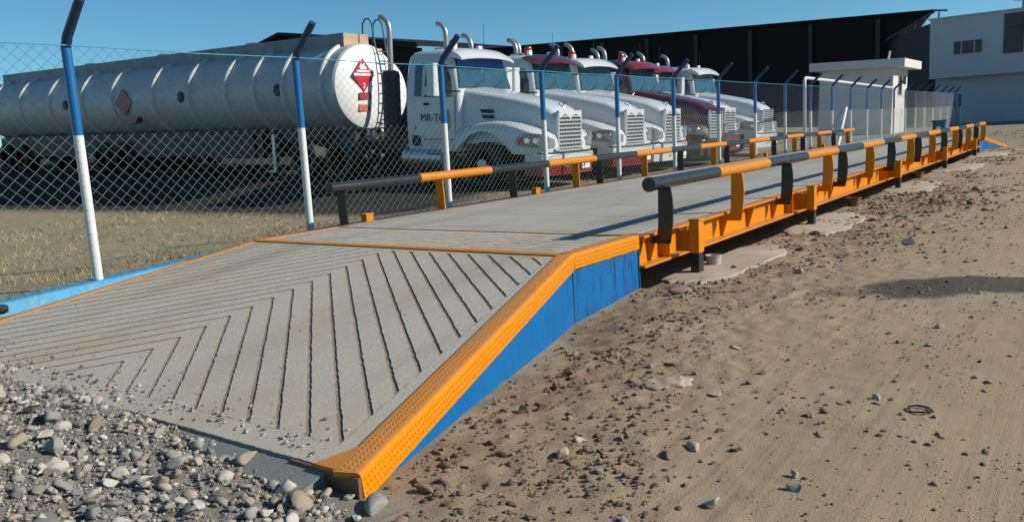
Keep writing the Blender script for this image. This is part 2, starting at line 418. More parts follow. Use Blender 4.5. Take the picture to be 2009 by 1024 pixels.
def arr_mesh(name, V, Fc, mat, parent=None, smooth=True):
    me = bpy.data.meshes.new(name)
    V = np.asarray(V, np.float32); Fc = np.asarray(Fc, np.int32); k = Fc.shape[1]
    me.vertices.add(len(V)); me.vertices.foreach_set('co', V.ravel())
    me.loops.add(Fc.size); me.loops.foreach_set('vertex_index', Fc.ravel())
    me.polygons.add(len(Fc)); me.polygons.foreach_set('loop_start', np.arange(0, Fc.size, k, dtype=np.int32))
    me.polygons.foreach_set('use_smooth', np.full(len(Fc), smooth))
    me.materials.append(mat); me.update(calc_edges=True); me.validate()
    o = bpy.data.objects.new(name, me); COL.objects.link(o)
    if parent: o.parent = parent
    return o

def tag(o, label=None, cat=None, group=None, kind=None):
    if label: o['label'] = label
    if cat: o['category'] = cat
    if group: o['group'] = group
    if kind: o['kind'] = kind
    return o
def empty(name, loc=(0, 0, 0), rot=(0, 0, 0)):
    o = bpy.data.objects.new(name, None); o.empty_display_size = .3
    COL.objects.link(o); o.location = loc; o.rotation_euler = rot
    return o
def copy_tree(o, parent=None):
    c = o.copy(); COL.objects.link(c)
    if parent: c.parent = parent
    for ch in list(o.children): copy_tree(ch, c)
    return c
def text_mesh(name, s, size, mat, M4, parent=None, thick=.002):
    cu = bpy.data.curves.new(name, 'FONT'); cu.body = s; cu.size = size; cu.align_x = 'CENTER'; cu.align_y = 'CENTER'; cu.extrude = thick
    t = bpy.data.objects.new(name+'_source', cu); COL.objects.link(t)
    dg = bpy.context.evaluated_depsgraph_get()
    me = bpy.data.meshes.new_from_object(t.evaluated_get(dg)); bpy.data.objects.remove(t)
    me.materials.clear(); me.materials.append(mat)
    me.transform(M4)
    o = bpy.data.objects.new(name, me); COL.objects.link(o)
    if parent: o.parent = parent
    return o

def lerp(a, b, t): return a+(b-a)*t
def sstep(a, b, x):
    t = min(1, max(0, (x-a)/(b-a))); return t*t*(3-2*t)

# ------------------------------------------------------------------ ground
W = 3.5; H = .36
KERB0 = lambda x: .14+.048*(min(max(x, -7), 1.6)+1.1)
def gz(x, y, fine=True):
    z = -.04
    yw = -.884*min(1, max(0, -x/2.924))
    z -= .085*math.exp(-(x/(1.7 if x < 0 else .85))**2-((y-yw)/.38)**2)
    z += .085*sstep(-2.70, -3.0, x)*sstep(-.9, 1.2, y)*sstep(4.2, 3.4, y)+.03*sstep(-2.75, -3.0, x)*sstep(-1.3, -.6, y)*sstep(4.2, 3.4, y)
    if y > 3.9:
        t = sstep(3.9, 4.6, y)
        far = lerp(.05, -.12, sstep(4.6, 8, y))
        rise = .055*min(max(0, y-6.5), 6.2)+.03*max(0, min(y, 45)-12.7)
        far = lerp(far, rise, max(sstep(7.0, 9.3, x), sstep(26, 45, y)))
        z = lerp(z, far, t)
    if x > 25: z += .012*(min(x, 75)-25)
    if 1.03 < x < 23.06 and -.045 < y < 3.53: return -.42
    if fine and y < 5:
        near = max(0, 1-max(0, x-8)/22)
        n = noise.fractal(Vector((x*1.1, y*1.1, 3)), 1, 2, 5)
        z += .012*n
        rough = sstep(-2.4, -.9, y)*(1 if y < 0 else 0)*(1-math.exp(-((y-yw)/.13)**2))
        n2 = noise.fractal(Vector((x*9, y*9, 9)), .8, 2.1, 4)
        z += (.003+.014*rough*near)*n2*(1 if x < 40 else .3)
        # shallow wheel tracks
        for yc, w in ((-2.75, .35), (-4.4, .4)):
            z -= .018*math.exp(-((y-yc-.12*math.sin(x*.5))/w)**2)
    return z
def graded(a0, d0, d1, step, grow, lo, hi):
    c = list(np.arange(d0, d1, step)); s = step; x = c[-1]
    while x < hi: s *= grow; x += s; c.append(x)
    s = step; x = c[0]; left = []
    while x > lo: s *= grow; x -= s; left.append(x)
    return np.array(left[::-1]+c)
gx = graded(0, -4.9, 7.0, .03, 1.045, -150, 900)
gy = graded(0, -3.6, .35, .03, 1.07, -300, 900)
V = np.zeros((len(gy), len(gx), 3))
for j, y in enumerate(gy):
    for i, x in enumerate(gx): V[j, i] = (x, y, gz(x, y))
nx = len(gx); idx = (np.arange(len(gy)-1)[:, None]*nx+np.arange(nx-1)[None, :]).ravel()
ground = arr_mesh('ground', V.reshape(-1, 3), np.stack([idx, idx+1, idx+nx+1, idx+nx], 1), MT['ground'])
tag(ground, kind='structure')

# concrete footings beside each support of the scale
def pad(x0, x1, y0):
    mb = MB(); n = 64
    pts = []
    cx, cy = (x0+x1)/2, y0/2-.03
    for k in range(n):
        a = 2*math.pi*k/n
        e = (abs(math.cos(a))**4+abs(math.sin(a))**4)**-.25
        jx = 1+.22*noise.fractal(Vector((math.cos(a)*2.2+x0, math.sin(a)*2.2, 5)), .8, 2, 4)
        px, py = cx+(x1-x0)/2*e*math.cos(a)*jx, min(-.055, cy+(-y0/2+.03)*e*math.sin(a)*jx)
        pts.append((px, py))
    ring = lambda s, z: [(cx+(p[0]-cx)*s, cy+(p[1]-cy)*s, z) for p in pts]
    mb.loft([ring(1.0, -.12), ring(1.0, -.034), ring(.96, -.024)], cap=True)
    return tag(mb.build('concrete_footing', MT['pad']), kind='structure')
for x0, x1, y0 in ((1.25, 3.3, -.52), (4.3, 6.3, -.62), (9.3, 11.6, -.7), (14.2, 16.9, -.8), (19.6, 22, -.85)):
    pad(x0, x1, y0)

# ------------------------------------------------------------------ ramps
def clip_half(poly, a, b):     # keep points left of the line a->b
    out = []
    side = lambda p: (b[0]-a[0])*(p[1]-a[1])-(b[1]-a[1])*(p[0]-a[0])
    for i, p in enumerate(poly):
        q = poly[(i+1) % len(poly)]; sp, sq = side(p), side(q)
        if sp >= 0: out.append(p)
        if sp*sq < 0:
            t = sp/(sp-sq); out.append((p[0]+(q[0]-p[0])*t, p[1]+(q[1]-p[1])*t))
    return out
def resample(poly, d):
    out = []
    for i, p in enumerate(poly):
        q = poly[(i+1) % len(poly)]; n = max(1, int(math.hypot(q[0]-p[0], q[1]-p[1])/d))
        for k in range(n): out.append((p[0]+(q[0]-p[0])*k/n, p[1]+(q[1]-p[1])*k/n))
    return out

L_R, H0, YR, YL = 2.924, .053, -.884, 3.314
def zr(x): return H+x*(H-H0)/L_R          # ramp top, x from -L_R to 0
def build_ramp():
    root = empty('approach_ramp', (0, 0, 0))
    tag(root, 'near concrete approach ramp with chevron grooves, orange edges and blue side wall', 'ramp')
    DG = .0062
    # slab body, its top DG below the tiles
    mb = MB()
    def slab(x0, x1, ya0, ya1, yb0, yb1, t=0):
        z0, z1 = (zr(x0) if x0 < 0 else H)-t, (zr(x1) if x1 < 0 else H)-t
        vs = [(x0, ya0, z0), (x0, yb0, z0), (x1, yb1, z1), (x1, ya1, z1)]+[(x0, ya0, -.3), (x0, yb0, -.3), (x1, yb1, -.3), (x1, ya1, -.3)]
        mb.add(vs, [(0, 3, 2, 1), (4, 5, 6, 7), (0, 1, 5, 4), (1, 2, 6, 5), (2, 3, 7, 6), (3, 0, 4, 7)])
    slab(-L_R, 0, YR+.02, .02, YL-.02, W-.02, DG)
    mb.add([], [])
    mb.build('ramp_base', MT['groove'], root, smooth=0)
    lf = [(-2.9, 1.345), (-.0, 1.73), (.0, W-.03), (-2.9, YL-.03)]
    mb = MB(); mb.add([(x, y, zr(x)-DG+.0015) for x, y in lf]+[(x, y, zr(x)-DG-.02) for x, y in lf], [(0, 3, 2, 1)[::-1], (0, 1, 5, 4), (1, 2, 6, 5), (2, 3, 7, 6), (3, 0, 4, 7)])
    mb.build('groove_dirt', MT['groove_dark'], root, smooth=0)
    # tiles between grooves
    field = [(-2.775, -.62), (-.11, .125), (-.11, 3.42), (-2.82, 3.22)]
    if sum(field[i][0]*field[(i+1) % 4][1]-field[(i+1) % 4][0]*field[i][1] for i in range(4)) < 0: field = field[::-1]
    c0, c1 = (-2.9, 1.338), (.6, 1.806)
    ang_r, ang_l = R(-131.4), R(140)
    tiles = MB(); gw = .0115
    def tile(poly, jit=.0022, wall=0):
        if len(poly) < 3: return
        ar = abs(sum(poly[i][0]*poly[(i+1) % len(poly)][1]-poly[(i+1) % len(poly)][0]*poly[i][1] for i in range(len(poly))))/2
        if ar < .0015: return
        P = resample(poly, .022)
        cx = sum(p[0] for p in P)/len(P); cy = sum(p[1] for p in P)/len(P)
        P = [(p[0]+random.gauss(0, jit), p[1]+random.gauss(0, jit)) for p in P]
        top = [(p[0], p[1], zr(p[0])) for p in P]; bot = [(p[0], p[1], zr(p[0])-DG-.01) for p in P]
        n = len(P)
        tiles.add(top+bot, [tuple(range(n))]+[(i, n+i, n+(i+1) % n, (i+1) % n) for i in range(n)])
        if wall:
            for q_ in range(n): tiles.m[-1-q_] = wall
    step = .1925
    for side, ang in ((1, ang_r), (-1, ang_l)):
        d = (math.cos(ang), math.sin(ang)); nrm = (-d[1], d[0])
        if side == 1: half = clip_half(field, c1, c0)
        else: half = clip_half(field, c0, c1)
        # which half is the right one (towards -y)?
        for k in range(-12, 30):
            def ln(kk, off):
                t = kk*step
                p = (-2.715+t, 1.362+t*.1337)
                return (p[0]+nrm[0]*off, p[1]+nrm[1]*off)
            sgn = 1 if nrm[0] > 0 else -1
            g_ = gw if side == 1 else .0075
            a = ln(k, sgn*g_); b = ln(k+1, -sgn*g_)
            q = half
            if sgn > 0:
                q = clip_half(q, (a[0]+d[0], a[1]+d[1]), a) if ((a[0]-a[0]-d[0])*0 == 0 and False) else q
            # keep points whose projection on nrm*sgn lies between a and b
            def cut(poly, pt, s):
                out = []
                f = lambda p: s*((p[0]-pt[0])*nrm[0]*sgn+(p[1]-pt[1])*nrm[1]*sgn)
                for i, p in enumerate(poly):
                    r = poly[(i+1) % len(poly)]; u, v = f(p), f(r)
                    if u >= 0: out.append(p)
                    if u*v < 0:
                        t = u/(u-v); out.append((p[0]+(r[0]-p[0])*t, p[1]+(r[1]-p[1])*t))
                return out
            q = cut(cut(half, a, 1), b, -1) if half else []
            tile(q, .0019 if side == 1 else .0012, 1 if side == 1 else 2)
    # plain bands round the field
    o4 = [(-L_R+.004, YR+.03), (-.05, -.0+.02), (-.05, W-.03), (-L_R+.004, YL-.03)]
    f4 = [(-2.772, -.616), (-.107, .128), (-.107, 3.417), (-2.817, 3.217)]
    for i in range(4):
        j = (i+1) % 4
        tile([o4[i], o4[j], f4[j], f4[i]], .0015)
    tiles.build('grooved_surface', [MT['ramp'], MT['groove'], MT['groove_dark']], root, smooth=0)
    # level landing between ramp and scale
    mb = MB()
    mb.box(.0, 1.0, .02, W-.02, -.3, H-.012)
    mb.build('landing_base', MT['groove'], root, smooth=0)
    tiles.v.clear(); tiles.f.clear(); tiles.m.clear()
    lt = MB()
    xs = [.055, .17, .30, .43, .56, .69, .82, .985]
    for a, b in zip(xs, xs[1:]):
        P = resample([(a+.007, .03), (b-.007, .03), (b-.007, W-.03), (a+.007, W-.03)], .05)
        P = [(p[0]+random.gauss(0, .004), p[1]) for p in P]; n = len(P)
        lt.add([(p[0], p[1], H) for p in P]+[(p[0], p[1], H-.02) for p in P], [tuple(range(n))]+[(i, n+i, n+(i+1) % n, (i+1) % n) for i in range(n)])
    lt.build('landing_surface', MT['ramp'], root, smooth=0)
    # orange cross strips
    mb = MB(); mb.box(-.055, .05, .03, W-.03, H-.03, H+.006); mb.build('cross_strip', MT['orange_worn'], root, bevel=.003)
    mb = MB(); mb.box(.985, 1.01, .03, W-.03, H-.03, H+.006); mb.build('cross_strip', MT['orange_worn'], root, bevel=.003)
    # toe plate in front
    mb = MB()
    mb.prism([(-L_R, H0-.012), (-L_R-.12, H0-.045), (-L_R-.125, -.2), (-L_R, -.2)], 'y', YR+.17, YL-.02)
    mb.build('toe_plate', MT['grey_plate'], root, smooth=0)
    # tread plate angles on the edges: local frame along the edge
    def angle_trim(p0, p1, inward, wtop, hside, name='edge_angle', dots=True, mat=MT['orange'], mitre0=0, mitre1=0):
        p0, p1 = Vector(p0), Vector(p1); t = (p1-p0); Ln = t.length; t.normalize()
        up = Vector((0, 0, 1)); n = Vector(inward); n = (n-t*n.dot(t)).normalized(); u = n.cross(t) if (n.cross(t)).z > 0 else t.cross(n)
        mb = MB()
        def P(a, b, c): return p0+t*a+n*b+u*c
        # L section with rounded outer corner
        sec = [(wtop, .004), (wtop, .0), (.012, .0), (.006, -.002), (.002, -.006), (0, -.012), (0, -hside), (-.004, -hside), (-.007, -.010), (-.004, .001), (.003, .006), (.012, .008), (wtop, .008)]
        sec = [(wtop, -.01), (.012, -.01), (.012, -hside), (-.006, -hside), (-.006, -.012), (-.003, -.001), (.003, .005), (.014, .008), (wtop, .008)]
        rings = []
        for a, mt in ((0, mitre0), (Ln, mitre1)):
            rings.append([P(a+mt*c, b, c) for b, c in sec])
        mb.loft(rings)
        if dots:
            db = mb; sp = .027
            na = int((Ln-.03)/sp)
            for i in range(na):
                for j in range(int(wtop/sp)):
                    a = .02+i*sp+(sp/2 if j % 2 else 0); b = .025+j*sp
                    if b > wtop-.01: continue
                    r = .0056; hh = .0042
                    db.add([P(a-r, b, .0081), P(a, b-r, .0081), P(a+r, b, .0081), P(a, b+r, .0081), P(a-.003, b, .008+hh), P(a, b-.003, .008+hh), P(a+.003, b, .008+hh), P(a, b+.003, .008+hh)],
                           [(4, 7, 6, 5), (0, 4, 5, 1), (1, 5, 6, 2), (2, 6, 7, 3), (3, 7, 4, 0)])
                for j in range(int((hside-.01)/sp)):
                    a = .02+i*sp+(sp/2 if j % 2 else 0); c = -.025-j*sp
                    if -c > hside-.01: continue
                    r = .0056; hh = .004
                    db.add([P(a-r, -.0061, c), P(a, -.0061, c+r), P(a+r, -.0061, c), P(a, -.0061, c-r), P(a-.003, -.006-hh, c), P(a, -.006-hh, c+.003), P(a+.003, -.006-hh, c), P(a, -.006-hh, c-.003)],
                           [(4, 7, 6, 5), (0, 4, 5, 1), (1, 5, 6, 2), (2, 6, 7, 3), (3, 7, 4, 0)])
        return mb.build(name, mat, root, smooth=30)
    angle_trim((-L_R, YR, H0+.004), (0, 0, H+.004), (0, 1, 0), .108, .106, mitre1=.15)
    angle_trim((.002, 0, H+.004), (1.0, 0, H+.004), (0, 1, 0), .108, .104, mitre0=-.08)
    mb = MB()
    fl = [(-L_R-.012, YR+.09), (-L_R+.20, YR+.15), (-L_R-.012, YR+.225)]
    mb.add([(x, y, zr(x)+.010) for x, y in fl]+[(x, y, zr(x)-.004) for x, y in fl], [(0, 1, 2), (5, 4, 3), (0, 3, 4, 1), (1, 4, 5, 2), (2, 5, 3, 0)])
    mb.build('toe_flap', MT['orange'], root, smooth=0)
    angle_trim((-L_R, YL, H0), (0, W, H), (0, -1, 0), .06, .06, dots=False, mat=MT['orange_worn'])
    angle_trim((0, W, H), (1.0, W, H), (0, -1, 0), .06, .06, dots=False, mat=MT['orange_worn'])
    # rusty end face of the angle
    mb = MB()
    mb.box(-L_R-.012, -L_R+.004, YR-.004, YR+.36, -.08, H0-.005)
    mb.build('end_plate', MT['clay'], root, smooth=0)
    # blue plastered side walls with a slightly uneven face
    for ya, yb, xa, xb in ((YR+.012, .012, -L_R+.01, 0.), (.012, .012, 0., 1.0)):
        mb = MB(); n = 40; top = []; bot = []
        for k in range(n+1):
            t = k/n; x = lerp(xa, xb, t); y = lerp(ya, yb, t)
            ztop = (zr(x) if x < 0 else H)-.03
            wob = .004*noise.noise(Vector((x*3, 0, 2)))
            top.append((x, y+wob, ztop)); bot.append((x, y+wob-.008, -.3))
        vs = top+bot+[(p[0], p[1]+.05, p[2]) for p in top]+[(p[0], p[1]+.05, p[2]) for p in bot]; m = n+1
        fs = []
        for k in range(n):
            fs += [(k, m+k, m+k+1, k+1), (2*m+k, k, k+1, 2*m+k+1), (2*m+k+1, 3*m+k+1, 3*m+k, 2*m+k)]
        fs += [(0, 2*m, 3*m, m), (n, m+n, 3*m+n, 2*m+n)]
        mb.add(vs, fs); mb.build('side_wall', MT['blue_wall'], root)
    # drips of orange overspray give the angle a ragged lower edge
    for (xa, ya), (xb, yb) in (((-L_R+.02, YR), (0, 0)), ((0, 0), (1, 0))):
        mb = MB(); n = 90
        up = []; dn = []
        for k in range(n+1):
            t = k/n; x = lerp(xa, xb, t); y = lerp(ya, yb, t); zt_ = (zr(x) if x < 0 else H)
            w = .106+.014*noise.fractal(Vector((x*7, 3, 1)), .8, 2.2, 4)+.012*max(0, noise.noise(Vector((x*2.3, 1, 6))))
            up.append((x, y+.0065, zt_-.08)); dn.append((x, y+.0065-.0005, zt_-w))
        vs = up+dn+[(p[0], p[1]+.02, p[2]) for p in up+dn]; m_ = n+1
        fs = []
        for k in range(n): fs += [(k, m_+k, m_+k+1, k+1), (m_+k, 3*m_+k, 3*m_+k+1, m_+k+1)]
        mb.add(vs, fs); mb.build('paint_edge', MT['orange'], root)
    mb = MB(); mb.box(-.004, .004, .004, .05, -.3, H-.13); mb.build('wall_seam', MT['chassis'], root, smooth=0)
    mb = MB(); mb.box(1.0, 1.012, -.0, .35, -.3, H-.12); mb.build('end_wall', MT['blue_wall'], root, smooth=0)
    return root
build_ramp()

def far_ramp():
    root = empty('approach_ramp', (23.1, 0, 0))
    tag(root, 'far approach ramp at the end of the scale, blue side and orange edge', 'ramp')
    Lf, z1 = 1.5, .02
    x0 = .9
    mb = MB()
    mb.box(0, x0, .02, W-.02, -.3, H)
    vs = [(x0, .02, H), (x0, W-.02, H), (x0+Lf, W+.3, z1), (x0+Lf, -.48, z1)]
    mb.add(vs+[(v[0], v[1], -.3) for v in vs], [(0, 3, 2, 1), (0, 1, 5, 4), (1, 2, 6, 5), (2, 3, 7, 6), (3, 0, 4, 7)])
    mb.build('ramp_slab', MT['ramp'], root, smooth=0)
    mb = MB()
    a = [(0, -.01, H+.01), (x0, -.01, H+.01), (x0+Lf, -.51, z1+.03)]
    for p, q in zip(a, a[1:]):
        vs = [p, (p[0], p[1]+.15, p[2]), (q[0], q[1]+.15, q[2]), q]
        lo = [(v[0], v[1], v[2]-.11) for v in vs]
        mb.add(vs+lo, [(0, 3, 2, 1), (0, 1, 5, 4), (1, 2, 6, 5), (2, 3, 7, 6), (3, 0, 4, 7), (4, 5, 6, 7)])
    mb.build('edge_angle', MT['orange'], root, smooth=0)
    mb = MB()
    pts = [(0, 0.0), (x0, 0.0), (x0+Lf, -.5)]
    for (xa, ya), (xb, yb), za, zb in ((pts[0], pts[1], H-.05, H-.05), (pts[1], pts[2], H-.05, z1-.05)):
        mb.add([(xa, ya, za), (xb, yb, zb), (xb, yb, -.3), (xa, ya, -.3), (xa, ya+.04, za), (xb, yb+.04, zb), (xb, yb+.04, -.3), (xa, ya+.04, -.3)], [(0, 3, 2, 1), (4, 5, 6, 7), (0, 1, 5, 4), (3, 7, 6, 2), (0, 4, 7, 3), (1, 2, 6, 5)])
    mb.build('side_wall', MT['blue_wall'], root, smooth=0)
far_ramp()

# ------------------------------------------------------------------ truck scale
XD0, XD1 = 1.018, 23.08
SUP = (1.67, 5.07, 10.13, 15.15, 20.25)
RM = 5.53; RX = 1.0; RR = .053; RZ = .768
POFF = (.2, 1.8, 3.33, 5.0)
def build_scale():
    root = empty('truck_scale', (XD0, 0, 0)); ox = -XD0
    tag(root, 'long raised vehicle weighbridge with concrete deck and orange steel girders', 'truck scale')
    mb = MB(); mb.box(XD0+ox, XD1+ox, .075, W-.075, .2, H+.003); mb.build('deck', MT['deck'], root, smooth=0)
    for s in (0, 1):
        Y = (lambda y: y) if s == 0 else (lambda y: W-y)
        def ybox(mb, x0, x1, a, b, z0, z1, mi=0):
            a, b = sorted((Y(a), Y(b))); mb.box(x0+ox, x1+ox, a, b, z0, z1, mi)
        mb = MB()
        ybox(mb, XD0, XD1, -.045, .078, H-.02, H)
        ybox(mb, XD0, XD1, .055, .07, .118, H-.018)
        ybox(mb, XD0, XD1, -.045, .11, .10, .12)
        g = mb.build('girder', MT['orange'], root, smooth=0, bevel=.002)
        # tapered gussets
        gs = MB(); xs = [XD0+.02]
        for k in range(4):
            for q in POFF: xs.append(RX+k*RM+q+.075)
        for k in range(4): xs.append(RX+k*RM+2.6)
        for sx in SUP: xs += [sx-.17, sx+.2]
        for x in xs:
            wide = any(abs(x-(sx-.17)) < .01 or abs(x-(sx+.2)) < .01 for sx in SUP)
            yo = -.035
            poly = [(Y(.056), .119), (Y(yo if wide else .03), .119), (Y(yo), H-.019), (Y(.056), H-.019)]
            gs = MB(); gs.prism(poly, 'x', x-.006+ox, x+.006+ox); gs.build('gusset', MT['orange'], g, smooth=0)
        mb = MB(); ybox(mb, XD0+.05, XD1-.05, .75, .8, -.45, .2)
        mb.build('shade_backing', MT['chassis'], root, smooth=0)  # dark backing added to deepen the shade under the deck
        # support columns standing beside the girder
        for sx in SUP:
            mb = MB(); ybox(mb, sx-.06, sx+.05, -.25, -.165, .142, .412)
            ybox(mb, sx-.066, sx+.056, -.256, -.159, .412, .43)
            ybox(mb, sx-.03, sx+.03, -.166, -.046, .15, .33)
            c = mb.build('support_column', MT['orange'], root, smooth=0, bevel=.004)
            mb = MB(); ybox(mb, sx-.056, sx+.046, -.246, -.169, -.12, .141)
            mb.build('column_foot', MT['black'], c, smooth=0, bevel=.004)
        # guard rail: four lengths of pipe, each with four flat curved posts
        yr = -.104 if s == 0 else -.044
        for k in range(4):
            xa = RX+k*RM; mb = MB(); n = 20
            q = RM/4
            edges = [xa+.004, xa+q, xa+2*q, xa+3*q, xa+RM-.012]
            for i in range(4):
                mb.tube([(edges[i]+ox, Y(yr), RZ), (edges[i+1]+ox, Y(yr), RZ)], RR, n, i % 2, cap=(i in (0, 3)))
            mb.tube([(xa-.004+ox, Y(yr), RZ), (xa+.03+ox, Y(yr), RZ)], RR+.005, n, 0)
            rail = mb.build('guard_rail', [MT['rail_black'], MT['orange_worn']], root)
            for i, q_ in enumerate(POFF):
                x = xa+q_
                dy = yr+.104
                outl = [(-.088, .735), (-.085, .56), (-.080, .40), (-.072, .35), (-.012, .318), (-.012, .278), (-.182, .278), (-.197, .36), (-.208, .46), (-.213, .56), (-.208, .65), (-.194, .735)]
                if s == 1: outl = [(a, max(b, .30)) for a, b in outl]
                pb = MB(); pb.prism([(Y(a+dy), b) for a, b in outl], 'x', x-.009+ox, x+.009+ox)
                pb.build('rail_post', MT['black'] if i % 2 == 0 else MT['orange'], rail, smooth=50, bevel=.002)
    return root
build_scale()

# ------------------------------------------------------------------ fence
FX, FS, FY, NF = -1.1286-2*2.4579, 2.4579, 4.2845, 25
ZT, ZS = 2.18, 1.41
def build_fence():
    root = empty('chain_link_fence', (FX, FY, 0))
    tag(root, 'long chain link fence with blue and white posts and bent arms beside the scale', 'fence')
    for i in range(NF):
        x = FS*i; zb = KERB0(FX+x)-.02; last = i == NF-1
        lean = .012*math.sin(i*2.3); top = ZT+.015*math.sin(i*1.7)
        r = .042 if not last else .075
        mb = MB()
        mb.tube([(x, 0, zb), (x+lean*.6, 0, ZS)], r, 14, 0); mb.tube([(x+lean*.6, 0, ZS), (x+lean, 0, top)], r*1.002, 14, 1)
        p = mb.build('fence_post', [MT['white_pole'], MT['blue_pole']], root)
        mb = MB()
        if not last:
            mb.tube([(x+lean, 0, top-.02), (x+lean, -.05, top+.07), (x+lean, -.335, top+.34)], [r, r, r*.92], 12)
            mb.build('fence_arm', MT['dark_blue'], p)
        else:
            mb.lathe([(.02, .09), (.06, .06), (.078, 0), (.078, -.02)], (x+lean, 0, top), 'z', 14); mb.build('post_cap', MT['white_pole'], p)
    # woven wire, one panel per bay
    dw, dh, wr = .112, .102, .0019
    for i in range(NF-1):
        xa = FS*i+.03; xb = FS*(i+1)-.03
        if i > 17: wr_ = .0026
        else: wr_ = wr
        z0 = KERB0(FX+xa)+.02
        mbs = {0: MB(), 1: MB()}
        sl = dh/dw; sag = lambda u: 0
        def wire(x0, z0_, x1, z1_, mi, yo):
            d = Vector((x1-x0, 0, z1_-z0_)); w_ = wr_*(1 if mi == 0 else .62); n = Vector((-d.z, 0, d.x)).normalized()*w_; f = Vector((0, w_, 0))
            a = Vector((x0, yo, z0_)); b = Vector((x1, yo, z1_))
            mbs[mi].add([a+n, a+f, a-n, a-f, b+n, b+f, b-n, b-f], [(0, 1, 5, 4), (1, 2, 6, 5), (2, 3, 7, 6), (3, 0, 4, 7)])
        ph = (i*.37) % 1
        span = ZT-.01-z0
        k0 = -int(span/sl/dw)-2; k1 = int((xb-xa)/dw)+int(span/sl/dw)+2
        for k in range(k0, k1):
            for sgn in (1, -1):
                xs = xa+(k+ph)*dw
                def clip(zlo, zhi):
                    # x = xs + sgn*(z-z0)/sl
                    lo, hi = zlo, zhi
                    f = lambda z: xs+sgn*(z-z0)/sl
                    xl, xh = f(lo), f(hi)
                    for _ in range(1):
                        if sgn > 0:
                            lo = max(lo, z0+(xa-xs)*sl); hi = min(hi, z0+(xb-xs)*sl)
                        else:
                            lo = max(lo, z0-(xb-xs)*sl); hi = min(hi, z0-(xa-xs)*sl)
                    return (lo, hi, f) if hi-lo > .01 else None
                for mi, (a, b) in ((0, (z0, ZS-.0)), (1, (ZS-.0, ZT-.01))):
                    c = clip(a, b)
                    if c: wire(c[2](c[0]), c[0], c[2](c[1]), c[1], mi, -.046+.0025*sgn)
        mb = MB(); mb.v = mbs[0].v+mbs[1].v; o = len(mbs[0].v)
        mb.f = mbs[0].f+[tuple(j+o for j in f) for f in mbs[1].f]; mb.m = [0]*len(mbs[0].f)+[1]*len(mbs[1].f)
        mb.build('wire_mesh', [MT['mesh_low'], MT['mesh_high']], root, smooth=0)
    mb = MB()
    for i in range(NF-1):
        mb.tube([(FS*i, -.045, ZT-.01), (FS*(i+.5), -.045, ZT-.022), (FS*(i+1), -.045, ZT-.01)], .0055, 6)
    mb.build('top_wire', MT['top_wire'], root)
build_fence()

# painted kerb under the fence
mb = MB(); n = 120
for k in range(n):
    xa, xb = lerp(-9, 31, k/n), lerp(-9, 31, (k+1)/n)
    za, zb = KERB0(xa)+.006*noise.noise(Vector((xa*3, 0, 0))), KERB0(xb)+.006*noise.noise(Vector((xb*3, 0, 0)))
    y0, y1 = 4.2, 4.40
    mb.add([(xa, y0, za-.015), (xb, y0, zb-.015), (xb, y0+.02, zb), (xa, y0+.02, za), (xa, y1, za), (xb, y1, zb), (xa, y0-.01, -.2), (xb, y0-.01, -.2), (xa, y1, -.2), (xb, y1, -.2)],
           [(6, 7, 1, 0), (0, 1, 2, 3)])
    mb.add([(xa, y0+.02, za), (xb, y0+.02, zb), (xb, y1, zb), (xa, y1, za), (xa, y1, -.2), (xb, y1, -.2)], [(0, 1, 2, 3), (3, 2, 5, 4)], 1)
tag(mb.build('low_wall', [MT['kerb'], MT['kerb_top']], smooth=60), 'low sky blue painted kerb wall along the foot of the fence', 'wall')

# ------------------------------------------------------------------ trucks
SLOPE = math.atan(.055)
def rrect(x0, x1, y0, y1, z, r, n=4):
    pts = []
    for cx, cy, a0 in ((x1-r, y1-r, 0), (x0+r, y1-r, 90), (x0+r, y0+r, 180), (x1-r, y0+r, 270)):
        for k in range(n+1):
            a = R(a0+90*k/n); pts.append((cx+r*math.cos(a), cy+r*math.sin(a), z))
    return pts
def wheel(parent, x, y, r, w, front=True):
    s = -1 if x < 0 else 1
    mb = MB()
    mb.lathe([(r*.6, -w/2), (r*.9, -w/2), (r*.98, -w/2+.03), (r, -w/4), (r, w/4), (r*.98, w/2-.03), (r*.9, w/2), (r*.6, w/2)], (x, y, r), 'x', 28)
    t = mb.build('wheel', MT['tyre'], parent)
    mb = MB()
    d = s*w/2
    prof = [(r*.62, d*1.0), (r*.57, d*.98), (r*.52, d*.55), (r*.3, d*.45), (r*.26, d*1.1), (r*.12, d*1.2), (.01, d*1.2)] if front else [(r*.62, d*1.0), (r*.57, d*.98), (r*.5, d*.15), (r*.3, d*.1), (r*.24, d*.7), (r*.1, d*.75), (.01, d*.75)]
    if s < 0: prof = prof
    mb.lathe(prof, (x, y, r), 'x', 22)
    mb.build('rim', MT['alu'], t)
    return t

